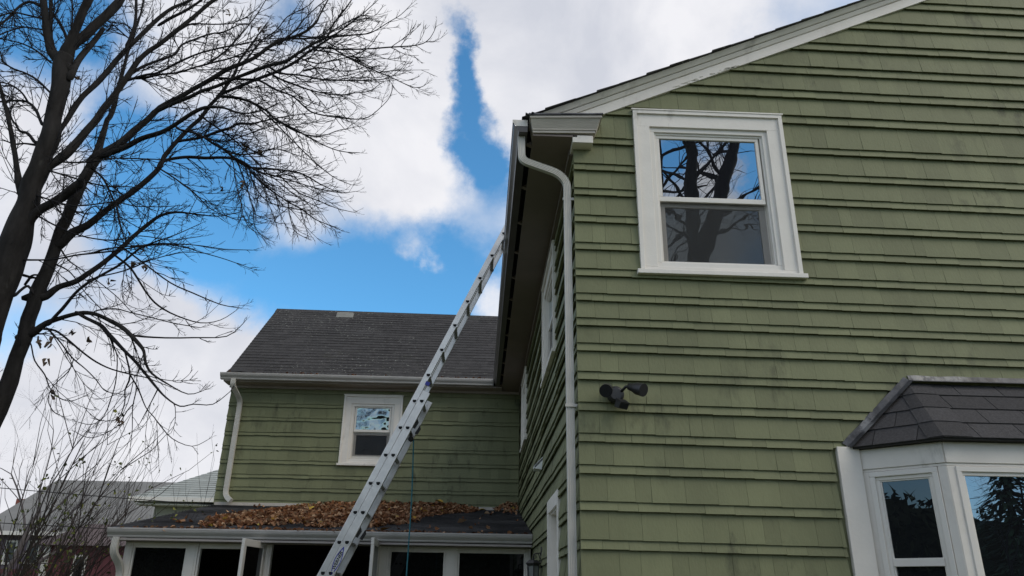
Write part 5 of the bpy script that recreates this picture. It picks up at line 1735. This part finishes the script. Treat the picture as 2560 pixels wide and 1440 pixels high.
L -2.78,9.53,9.31,0.0154 -2.45,9.45,9.22,0.0122 -2.15,9.37,9.07,0.0091 -1.85,9.29,8.87,0.0075 -1.60,9.23,8.72,0.0053
L -2.70,9.01,8.53,0.0144 -2.50,9.07,8.63,0.0116 -2.22,9.15,8.65,0.0088 -1.95,9.23,8.77,0.0074 -1.78,9.30,8.99,0.0054
L -3.58,9.78,8.45,0.0152 -3.24,9.81,8.14,0.0121 -2.98,9.84,7.89,0.0090 -2.72,9.87,7.64,0.0090 -2.34,9.91,7.33,0.0074 -2.04,9.94,7.21,0.0054
L -3.10,9.90,7.30,0.0119 -2.82,9.97,7.07,0.0089 -2.55,10.02,6.98,0.0089 -2.26,10.07,6.88,0.0059 -2.00,10.12,6.85,0.0048
L -3.25,9.80,8.21,0.0121 -2.94,9.87,8.05,0.0091 -2.59,9.93,8.03,0.0091 -2.32,9.99,8.19,0.0062 -2.00,10.05,8.32,0.0050
L -3.71,9.25,7.27,0.0140 -3.41,9.35,7.31,0.0113 -3.12,9.44,7.47,0.0086 -2.91,9.51,7.47,0.0072 -2.58,9.61,7.41,0.0058
L -4.05,9.16,7.46,0.0140 -3.65,9.03,7.30,0.0110 -3.24,8.88,7.37,0.0082 -2.83,8.72,7.42,0.0067 -2.47,8.59,7.28,0.0048
'''
tree = thing('bare_tree', 'large bare twin-stemmed maple tree with wide spreading twigs left of the house', 'tree', (-6.25, 9.3, 0))


def smooth_line(pts, sub):
    """Catmull-Rom through (x,y,z,r)"""
    P_ = [Vector(p) for p in pts]
    if len(P_) < 3:
        return [tuple(p) for p in P_]
    out = []
    for i in range(len(P_) - 1):
        p0, p1, p2, p3 = P_[max(0, i - 1)], P_[i], P_[i + 1], P_[min(len(P_) - 1, i + 2)]
        for j in range(sub):
            t = j / sub
            out.append(tuple(0.5 * ((2 * p1) + (p2 - p0) * t + (2 * p0 - 5 * p1 + 4 * p2 - p3) * t * t + (3 * p1 - p0 - 3 * p2 + p3) * t ** 3)))
    out.append(tuple(P_[-1]))
    return out


rt_ = random.Random(77)
limbs = []
for line in TREE.strip().splitlines():
    kd, rest = line.split(' ', 1)
    pts = [Vector([float(v) for v in t.split(',')]) for t in rest.split()]
    limbs.append((kd, pts))
for kd, pts in limbs:
    r0 = pts[0][3]
    q = smooth_line(pts, 3 if len(pts) < 20 else 2)
    jit = 0.006 if kd == 'L' else 0.012
    line = []
    for i, a in enumerate(q):
        wv = noise.noise(Vector(a[:3]) * 2.7)
        line.append((Vector((a[0] + jit * wv, a[1] + jit * noise.noise(Vector(a[:3]) * 3.1 + Vector((9, 0, 0))), a[2] + jit * noise.noise(Vector(a[:3]) * 2.9 + Vector((0, 9, 0))))), max(0.0032, a[3] * ((0.82 if a[3] > 0.03 else 0.92) + 0.10 * wv))))
    if kd == 'L':                                           # sink the foot of the limb into the wood it grows from
        p0, p1 = line[0][0], line[min(3, len(line) - 1)][0]
        dv = (p1 - p0).normalized()
        line = [(p0 - dv * r0 * 2.2, r0 * 0.35), (p0 - dv * r0 * 0.9, r0 * 0.85)] + line
    if kd == 'T':                                           # root flare
        base_p = Vector((line[0][0].x, line[0][0].y, -0.1))
        line = [(base_p, line[0][1] * 1.5), (Vector((line[0][0].x, line[0][0].y, 0.16)), line[0][1] * 1.2)] + line
    m_ = MB()
    m_.tube([p for p, r_ in line], [r_ for p, r_ in line], 12 if r0 > 0.07 else (8 if r0 > 0.025 else 5))
    m_.build('trunk' if kd == 'T' else 'limb', M_BARK if r0 > 0.03 else M_TWIG, tree, smooth=True)


def twig(m_, p, d, length, r, rr, level, grav, leaves=None):
    n = 6 if level < 2 else 4
    kv = Vector((rr.gauss(0, 1), rr.gauss(0, 1), rr.gauss(0, 1))).normalized() * rr.uniform(0.02, 0.13)
    seg = length / n
    pts = [p]
    q = p
    for i in range(n):
        d = (d + kv + Vector((0, 0, grav * (1 if i < 2 else 0.2) + (0.07 if i >= 2 else 0))) + Vector((rr.gauss(0, 0.05), rr.gauss(0, 0.05), rr.gauss(0, 0.05)))).normalized()
        q = q + d * seg
        pts.append(q)
    m_.tube(pts, [r * (1 - 0.55 * i / n) for i in range(n + 1)], 3, cap=False)
    if level >= 2:
        return
    for i in range(1, n + (0 if level else 0)):
        for sgn in (1, -1):
            if rr.random() < (0.45 if level == 0 else 0.26):
                dd = (pts[min(i + 1, n)] - pts[i]).normalized()
                pv = dd.cross(Vector((rr.gauss(0, 1), rr.gauss(0, 1), rr.gauss(0, 1)))).normalized()
                a = R(rr.uniform(20, 44))
                twig(m_, pts[i], dd * math.cos(a) + pv * math.sin(a), length * rr.uniform(0.25, 0.6) * (1 - 0.4 * i / n), r * 0.66, rr, level + 1, grav * 1.3 + 0.02)


crown = MB()
for kd, pts in limbs:
    q = smooth_line(pts, 4)
    tot = 0.0
    nxt = rt_.uniform(0.05, 0.2)
    L_ = sum((Vector(q[i + 1][:3]) - Vector(q[i][:3])).length for i in range(len(q) - 1))
    for i in range(len(q) - 1):
        a, b = Vector(q[i][:3]), Vector(q[i + 1][:3])
        sl = (b - a).length
        if sl < 1e-6:
            continue
        d = (b - a).normalized()
        r = q[i][3]
        while nxt < tot + sl:
            t = (nxt - tot) / sl
            p = a.lerp(b, t)
            fr_ = nxt / L_
            nxt += rt_.uniform(0.10, 0.24) if r < 0.035 else rt_.uniform(0.14, 0.40)
            if kd == 'T' and (p.z < 3.4 or rt_.random() < 0.35):
                continue
            for sgn in (1, -1):
                if rt_.random() < ((0.08 if p.x < -3.2 else 0.22) if p.z > 6.2 else 0.68):
                    continue
                pv = d.cross(Vector((rt_.gauss(0, 1), rt_.gauss(0, 1), rt_.gauss(0, 1)))).normalized()
                an = R(rt_.uniform(22, 52))
                ln_ = rt_.uniform(0.25, 1.05) * (1.15 - 0.85 * fr_)
                if r > 0.045:
                    ln_ *= 0.8
                rad = min(0.0072, max(0.0038, r * 0.6))
                twig(crown, p + pv * r * 0.6, d * math.cos(an) + pv * math.sin(an), ln_, rad, rt_, 0 if ln_ > 0.3 else 1, rt_.choice([0.06, -0.05, -0.16, 0.0]))
        tot += sl
    e = Vector(q[-1][:3])
    d = (e - Vector(q[-2][:3])).normalized()
    for k in range(2):
        twig(crown, e, (d + Vector((rt_.gauss(0, .2), rt_.gauss(0, .2), rt_.gauss(0, .2)))).normalized(), rt_.uniform(0.06, 0.18), 0.0032, rt_, 1, 0.08)
crown.build('crown', M_TWIG, tree, kind='stuff')
for (x, y, z) in [(-5.2, 9.3, 4.57), (-4.99, 9.3, 4.48), (-5.24, 9.3, 3.8), (-4.91, 9.3, 5.29), (-4.57, 9.3, 5.79), (-4.48, 9.3, 5.5), (-4.62, 9.3, 5.52), (-3.71, 9.3, 7.67), (-3.26, 9.3, 7.32), (-3.44, 9.3, 7.4), (-3.7, 9.3, 6.75), (-3.42, 9.3, 6.77), (-4.05, 9.3, 9.74), (-3.47, 9.3, 9.46), (-4.4, 9.3, 3.47), (-5.58, 9.3, 4.44), (-5.44, 9.3, 4.42), (-5.41, 9.3, 4.16), (-6.0, 9.3, 8.46), (-4.3, 9.3, 9.38)]:
    m_ = MB()
    for k in range(3):
        leaf(m_, Vector((x, y, z)) + Vector((rt_.gauss(0, 0.025), rt_.gauss(0, 0.025), rt_.gauss(0, 0.03))), rt_.uniform(0.06, 0.10), rt_, rt_.uniform(0, 0.3), 1.6)
    m_.tube([(x, y, z), (x + 0.01, y, z + 0.07)], 0.002, 3)
    m_.build('withered_leaf', M_DRYLEAF, tree)

# ------------------------------------------------------------------ generic bare tree (reflected behind the camera, and far off)


def grow(parts, p, d, length, r, rr, level, maxl, spread=(22, 45), upb=0.10, nseg=5):
    pts, rads = [p], [r]
    q = p
    for i in range(nseg):
        d = (d + Vector((rr.gauss(0, 0.10), rr.gauss(0, 0.10), rr.gauss(0, 0.06) + upb * 0.3))).normalized()
        q = q + d * (length / nseg)
        pts.append(q)
        rads.append(r * (1 - 0.5 * (i + 1) / nseg))
    parts[min(level, 2)].tube(pts, rads, 8 if level == 0 else (5 if level < 3 else 3), cap=False)
    if level >= maxl:
        return
    for i in range(2, nseg + 1):
        for s in range(2 if i < nseg else 2):
            if rr.random() < (0.75 if i < nseg else 1.0):
                pv = d.cross(Vector((rr.gauss(0, 1), rr.gauss(0, 1), rr.gauss(0, 1)))).normalized()
                a = R(rr.uniform(*spread))
                dd = (pts[i] - pts[i - 1]).normalized()
                grow(parts, pts[i], (dd * math.cos(a) + pv * math.sin(a) + Vector((0, 0, upb))).normalized(), length * rr.uniform(0.45, 0.75), rads[i] * rr.uniform(0.5, 0.72), rr, level + 1, maxl, spread, upb, max(3, nseg - 1))


def plain_tree(label, group, loc, h, r, seed, maxl=5, stems=None, mat_=M_TWIG):
    t = thing('bare_tree', label, 'tree', loc, group)
    rr = random.Random(seed)
    parts = [MB(), MB(), MB()]
    if stems is None:
        grow(parts, Vector(loc), Vector((0, 0, 1)), h * 0.42, r, rr, 0, maxl)
    else:
        for (a, b, r0, r1) in stems:
            a, b = Vector(a), Vector(b)
            n = 8
            pts = [a.lerp(b, i / n) + Vector((rr.gauss(0, .05), rr.gauss(0, .05), 0)) * (1 if 0 < i < n else 0) for i in range(n + 1)]
            parts[0].tube(pts, [r0 + (r1 - r0) * i / n for i in range(n + 1)], 10, cap=False)
            if r1 < 0.2:
                for i in range(1, n + 1):
                    for s in range(2):
                        pv = (b - a).normalized().cross(Vector((rr.gauss(0, 1), rr.gauss(0, 1), rr.gauss(0, 1)))).normalized()
                        an = R(rr.uniform(30, 65))
                        dd = (b - a).normalized()
                        grow(parts, pts[i], dd * math.cos(an) + pv * math.sin(an), rr.uniform(1.4, 2.6), 0.05, rr, 2, maxl, upb=0.05, nseg=4)
    parts[0].build('trunk', mat_, t, smooth=True)
    if parts[1].v:
        parts[1].build('branches', mat_, t, kind='stuff')
    if parts[2].v:
        parts[2].build('crown', mat_, t, kind='stuff')
    return t


plain_tree('tall forked bare tree mirrored in the gable window', None, (4.9, -5.0, 0), 17, 0.34, 5, 4,
           stems=[((4.9, -5.0, -0.1), (4.94, -5.0, 8.86), 0.38, 0.27), ((4.94, -5.0, 8.7), (5.02, -5.0, 15.0), 0.20, 0.08), ((4.96, -5.0, 8.7), (7.3, -5.3, 15.5), 0.20, 0.08),
                  ((4.2, -7.5, 5.0), (5.0, -7.8, 13.5), 0.17, 0.09), ((4.0, -7.4, -0.1), (4.2, -7.5, 5.2), 0.24, 0.21)])
far_group = None
plain_tree('bare tree far behind the shrubs at the left edge', None, (-15.6, 26.5, 0), 10.0, 0.11, 8, 5, mat_=M_FARTWIG)
plain_tree('small bare tree behind the shrubs right of the first far tree', None, (-14.0, 29.0, 0), 7.0, 0.09, 14, 5, mat_=M_FARTWIG)

# evergreens across the garden, seen only in the panes


def conifer(label, loc, h, w, seed):
    t = thing('evergreen_tree', label, 'tree', loc, 'evergreens mirrored in the bay window')
    rr = random.Random(seed)
    m_ = MB()
    m_.tube([Vector(loc) - Vector((0, 0, 0.1)), Vector(loc) + Vector((0, 0, h))], [0.16, 0.02], 8)
    m_.build('trunk', M_BARK, t)
    m_ = MB()
    for k in range(2600):
        s = rr.random() ** 0.7
        z = h * (1 - s) + 0.15
        a = rr.uniform(0, 6.283)
        rad = w * s * rr.uniform(0.25, 1.0) * (0.85 + 0.25 * math.sin(a * 5 + z * 3))
        p = Vector(loc) + Vector((math.cos(a) * rad, math.sin(a) * rad, z - rad * 0.18))
        o_ = Vector((math.cos(a), math.sin(a), rr.uniform(-0.5, 0.1))).normalized()
        sd_ = o_.cross(Vector((0, 0, 1))).normalized()
        ln2 = rr.uniform(0.18, 0.42)
        wd = ln2 * 0.22
        m_.add([p - sd_ * wd, p + sd_ * wd, p + o_ * ln2 + sd_ * wd * 0.3 - Vector((0, 0, 0.06)), p + o_ * ln2 - sd_ * wd * 0.3 - Vector((0, 0, 0.06))], [(0, 1, 2, 3)], 0, rr.random())
    m_.build('crown', M_EVER, t, kind='stuff')


for i, (x, y, h, w, lab) in enumerate([(15.2, -11.5, 7.2, 1.9, 'tallest evergreen mirrored in the wide bay pane'), (19.5, -12.0, 7.6, 2.2, 'evergreen at the right edge of the wide bay pane'),
                                       (12.4, -12.5, 5.4, 1.6, 'slim low evergreen mirrored at the left of the wide bay pane')]):
    conifer(lab, (x, y, 0), h, w, 40 + i)
plain_tree('thin bare tree mirrored in the wide bay pane', None, (14.0, -10.5, 0), 9.0, 0.10, 31, 4)


def hedge(label, a, b, h, w, n, seed):
    a, b = Vector(a), Vector(b)
    t = thing('hedge', label, 'hedge', tuple(a), 'tall hedges round the garden')
    rr = random.Random(seed)
    d = (b - a)
    L_ = d.length
    d.normalize()
    s_ = Vector((-d.y, d.x, 0))
    m_ = MB()
    top = lambda u: h * (0.88 + 0.16 * noise.noise(Vector((u * 0.35, seed, 0))) + 0.08 * noise.noise(Vector((u * 1.4, seed, 4))))
    k_ = int(L_ / 0.8)
    for i in range(k_):                                     # dense inner growth
        u = (i + 0.5) * L_ / k_
        c = a + d * u
        m_.add([c + s_ * (w * 0.3 * x) + d * (0.42 * y) + Vector((0, 0, z * (top(u) - 0.25))) for z in (0, 1) for x, y in ((-1, -1), (1, -1), (1, 1), (-1, 1))],
               [(0, 3, 2, 1), (4, 5, 6, 7), (0, 1, 5, 4), (1, 2, 6, 5), (2, 3, 7, 6), (3, 0, 4, 7)], 0, 0.1)
    for k in range(n):
        u = rr.uniform(0, L_)
        tz = top(u)
        z = tz * rr.random() ** 0.6
        p = a + d * u + s_ * rr.choice((-1, 1)) * w * (0.30 + 0.25 * rr.random()) * (1.0 if z < tz - 0.4 else rr.random()) + Vector((0, 0, z))
        o_ = Vector((rr.gauss(0, 1), rr.gauss(0, 1), rr.gauss(0.4, 0.8))).normalized()
        q_ = o_.orthogonal().normalized()
        l_ = rr.uniform(0.15, 0.36)
        m_.add([p - q_ * l_ * 0.3, p + q_ * l_ * 0.3, p + o_ * l_], [(0, 1, 2)], 0, rr.random())
    m_.build('crown', M_EVER, t, kind='stuff')


hedge('long dark hedge mirrored in the wide bay pane and the porch panes', (-34, -14, 0), (34, -14, 0), 4.5, 2.0, 16000, 61)
hedge('dark hedge along the garden side mirrored in the narrow bay pane', (-11.5, -12, 0), (-11.5, 3.2, 0), 4.6, 1.8, 6000, 62)

# ------------------------------------------------------------------ shrubs left of the porch


def shrub(label, base_, n, h, lean, spread_, seed, nleaf, leaft, rad=0.011):
    t = thing('shrub', label, 'shrub', base_, 'bare shrubs left of the porch')
    rr = random.Random(seed)
    m_, lf_ = MB(), MB()
    B_ = Vector(base_)
    for k in range(n):
        a = rr.uniform(0, 6.283)
        b = B_ + Vector((math.cos(a), math.sin(a), 0)) * rr.uniform(0, spread_ * 0.4)
        d = Vector((lean[0] + math.cos(a) * 0.35 * rr.random(), lean[1] + math.sin(a) * 0.35 * rr.random(), 1)).normalized()
        hh = h * rr.uniform(0.55, 1.1)
        pts, q = [b], b
        ns = 8
        for i in range(ns):
            d = (d + Vector((rr.gauss(0, .06) + lean[0] * 0.05, rr.gauss(0, .06), rr.gauss(0.01, .03)))).normalized()
            q = q + d * hh / ns
            pts.append(q)
        r0 = rad * rr.uniform(0.6, 1.3)
        m_.tube(pts, [r0 * (1 - 0.8 * i / ns) for i in range(ns + 1)], 4, cap=False)
        for i in range(3, ns + 1):
            for s in range(2):
                if rr.random() < 0.75:
                    pv = d.cross(Vector((rr.gauss(0, 1), rr.gauss(0, 1), rr.gauss(0, 1)))).normalized()
                    an = R(rr.uniform(18, 42))
                    dd = (pts[i] - pts[i - 1]).normalized()
                    l2 = hh * rr.uniform(0.10, 0.26)
                    q2 = pts[i] + (dd * math.cos(an) + pv * math.sin(an)) * l2
                    q3 = q2 + (dd * 0.9 + pv * 0.2).normalized() * l2 * 0.6
                    m_.tube([pts[i], q2, q3], [r0 * 0.35, r0 * 0.26, r0 * 0.16], 3, cap=False)
                    if rr.random() < nleaf:
                        for e in range(rr.choice([1, 2, 3])):
                            leaf(lf_, q3 + Vector((rr.gauss(0, .04), rr.gauss(0, .04), rr.gauss(0, .04))), rr.uniform(0.035, 0.065), rr, min(1, max(0, rr.gauss(leaft, 0.25))), 1.2)
    m_.build('stems', M_SHRUB, t, kind='stuff')
    if lf_.v:
        lf_.build('leaves', M_BUSHLEAF, t, kind='stuff')


shrub('tall bare shrub leaning right towards the porch gutter', (-6.15, 10.8, 0), 20, 3.35, (0.33, 0.0), 0.5, 1, 0.45, 0.35, 0.017)
shrub('upright twiggy shrub with olive leaves before the grey roof', (-6.1, 11.6, 0), 24, 2.8, (0.05, 0.0), 0.9, 2, 0.55, 0.4)
shrub('thin dark shrub at the lower left corner of the view', (-6.9, 11.0, 0), 24, 2.3, (0.0, 0.0), 1.0, 3, 0.5, 0.45)
shrub('yellow-green leafy shrub low beside the porch post', (-5.1, 11.4, 0), 20, 2.2, (0.02, 0.0), 0.8, 4, 0.6, 0.6)
shrub('sparse thin shrub behind the porch roof before the pale roof', (-6.1, 16.2, 0), 14, 4.0, (0.05, 0.0), 1.0, 5, 0.2, 0.3, 0.010)
shrub('low brush between the leaning shrub and the left edge', (-7.6, 12.6, 0), 24, 2.2, (0.02, 0.0), 1.2, 6, 0.5, 0.7)

# ------------------------------------------------------------------ neighbouring houses
M_NROOF = mat('grey_neighbour_roof', (0.20, 0.195, 0.185), 0.9, 0.15, 1.2, bump=0.3, bscale=20, tint=0.12)
M_NWALL = mat('mauve_siding', (0.16, 0.125, 0.15), 0.8, 0.1, 1.5)
M_NRED = mat('maroon_siding', (0.15, 0.05, 0.055), 0.8, 0.15, 1.5)
M_PALE = mat('pale_green_roof', (0.34, 0.355, 0.33), 0.9, 0.1, 1.2, tint=0.15)
M_BRICK = mat('red_brick', (0.22, 0.07, 0.05), 0.9, 0.2, 5.0)
nh = thing('neighbour_house', 'mauve and maroon house with grey hip roof behind the shrubs', 'house', (-14.5, 30.5, 0))
mb = MB()
mb.box(-17.9, -10.6, 30.4, 36.5, 2.2, 3.5)
wl = mb.build('wall', M_NWALL, nh)
mb = MB()
mb.box(-17.9, -10.6, 30.38, 36.52, 0.0, 2.2)
mb.build('wall', M_NRED, nh)
mb = MB()
e0, e1, yb, yf = -18.6, -9.9, 36.9, 29.9
mb.prism([(e0, yf, 3.50), (e1, yf, 3.50), (-11.6, 33.0, 5.75), (-17.6, 33.0, 5.75)], [(e0, yf, 3.42), (e1, yf, 3.42), (-11.6, 33.0, 5.60), (-17.6, 33.0, 5.60)])
mb.prism([(e1, yb, 3.50), (e0, yb, 3.50), (-17.6, 33.0, 5.75), (-11.6, 33.0, 5.75)], [(e1, yb, 3.42), (e0, yb, 3.42), (-17.6, 33.0, 5.60), (-11.6, 33.0, 5.60)])
mb.prism([(e0, yb, 3.50), (e0, yf, 3.50), (-17.6, 33.0, 5.75)], [(e0, yb, 3.42), (e0, yf, 3.42), (-17.6, 33.0, 5.60)])
mb.prism([(e1, yf, 3.50), (e1, yb, 3.50), (-11.6, 33.0, 5.75)], [(e1, yf, 3.42), (e1, yb, 3.42), (-11.6, 33.0, 5.60)])
nrf = mb.build('roof', M_NROOF, nh)
mb = MB()
mb.box(e0, e1, yf - 0.08, yf, 3.36, 3.50)
mb.build('gutter', M_WHITE, nrf)
mb = MB()
mb.box(-19.3, -18.75, 33.4, 33.9, 3.6, 5.0)
mb.build('chimney', M_BRICK, nrf)
mb = MB()                                                   # porch gable with its own small hip roof
mb.box(-15.0, -12.2, 28.3, 30.39, 0.0, 2.95)
pb = mb.build('porch', M_NRED, nh)
mb = MB()
mb.prism([(-15.3, 28.0, 2.95), (-11.9, 28.0, 2.95), (-11.9, 30.5, 2.95), (-15.3, 30.5, 2.95)], [(-14.2, 29.3, 3.75), (-13.0, 29.3, 3.75), (-13.0, 30.5, 3.75), (-14.2, 30.5, 3.75)])
mb.build('porch_roof', mat('brown_porch_roof', (0.13, 0.10, 0.10), 0.9, 0.15, 2.0), pb)
mb = MB()
mb.box(-14.95, -14.75, 28.22, 28.29, 0.0, 2.95)
mb.build('post', M_WHITE, pb)
for (x, y, z, w, h) in [(-13.9, 28.28, 1.85, 0.45, 0.8), (-16.7, 30.36, 2.35, 0.5, 0.85), (-17.5, 30.36, 2.35, 0.45, 0.85)]:
    mb = MB()
    fn = lambda u, z_, o, y=y: (u, y - o, z_)
    mb.frame(fn, x, x + w, z, z + h, 0.07, 0.0, 0.05)
    f = mb.build('window', M_WHITE, nh)
    mb = MB()
    mb.box(x + 0.06, x + w - 0.06, y - 0.02, y - 0.01, z + 0.06, z + h - 0.06)
    mb.build('pane', G_PORCH, f)
nh2 = thing('neighbour_house', 'house with pale shingled roof and white gutter behind the porch', 'house', (-7.0, 25.0, 0))
mb = MB()
mb.box(-10.0, -3.0, 24.6, 30.0, 0.0, 3.98)
mb.build('wall', mat('cream_siding', (0.42, 0.41, 0.34), 0.8, 0.08, 1.5), nh2)
mb = MB()
sl2 = [Vector((-10.5, 24.0, 4.16)), Vector((-2.5, 24.0, 4.16)), Vector((-5.2, 27.3, 6.1)), Vector((-7.4, 27.3, 6.1))]
mb.prism(sl2, [p - Vector((0, 0, 0.1)) for p in sl2])
s3 = [Vector((-10.5, 30.5, 4.16)), Vector((-10.5, 24.0, 4.16)), Vector((-7.4, 27.3, 6.1))]
mb.prism(s3, [p - Vector((0, 0, 0.1)) for p in s3])
s4 = [Vector((-2.5, 24.0, 4.16)), Vector((-2.5, 30.5, 4.16)), Vector((-5.2, 27.3, 6.1))]
mb.prism(s4, [p - Vector((0, 0, 0.1)) for p in s4])
s5 = [Vector((-2.5, 30.5, 4.16)), Vector((-10.5, 30.5, 4.16)), Vector((-7.4, 27.3, 6.1)), Vector((-5.2, 27.3, 6.1))]
mb.prism(s5, [p - Vector((0, 0, 0.1)) for p in s5])
prf = mb.build('roof', M_PALE, nh2)
us = (sl2[3] - sl2[0])
us = Vector((0, 3.3, 1.94)).normalized()
nn_ = Vector((0, -1.94, 3.3)).normalized()
nF = lambda u, s, o: tuple(sl2[0] + Vector((u, 0, 0)) + us * s + nn_ * o)
sh = shingles(nF, [((i + 1) * 0.16, i * 0.16 - 0.004) for i in range(24)], 0.0, 8.0, [], random.Random(4), ((-3.83 / 3.1, 1.0, 0.0), (3.83 / 2.7, 1.0, 3.83 / 2.7 * 8.0)), 0.25, 0.4, 0.02)
mb = MB()
for s in sh:
    shingle_prism(mb, nF, s)
mb.build('roof_shingles', M_PALE, prf, kind='stuff')
mb = MB()
mb.box(-10.55, -2.4, 23.90, 24.0, 4.05, 4.17)
mb.box(-10.4, -2.6, 24.1, 24.55, 3.96, 4.0)
mb.build('gutter', M_WHITE, prf)

# overhead wires
for (a, b, sagm, lab) in [((-22, 17.6, 4.55), (-2.0, 18.6, 3.25), 0.15, 'upper black overhead wire crossing before the grey roof'),
                          ((-24, 17.5, 3.55), (-2.0, 18.6, 2.70), 0.12, 'lower black overhead wire crossing before the maroon wall')]:
    mb = MB()
    a, b = Vector(a), Vector(b)
    mb.tube([a.lerp(b, i / 30) - Vector((0, 0, sagm * 4 * (i / 30) * (1 - i / 30))) for i in range(31)], 0.010, 5)
    tag(mb.build('overhead_wire', M_WIRE), lab, 'wire', 'overhead wires')
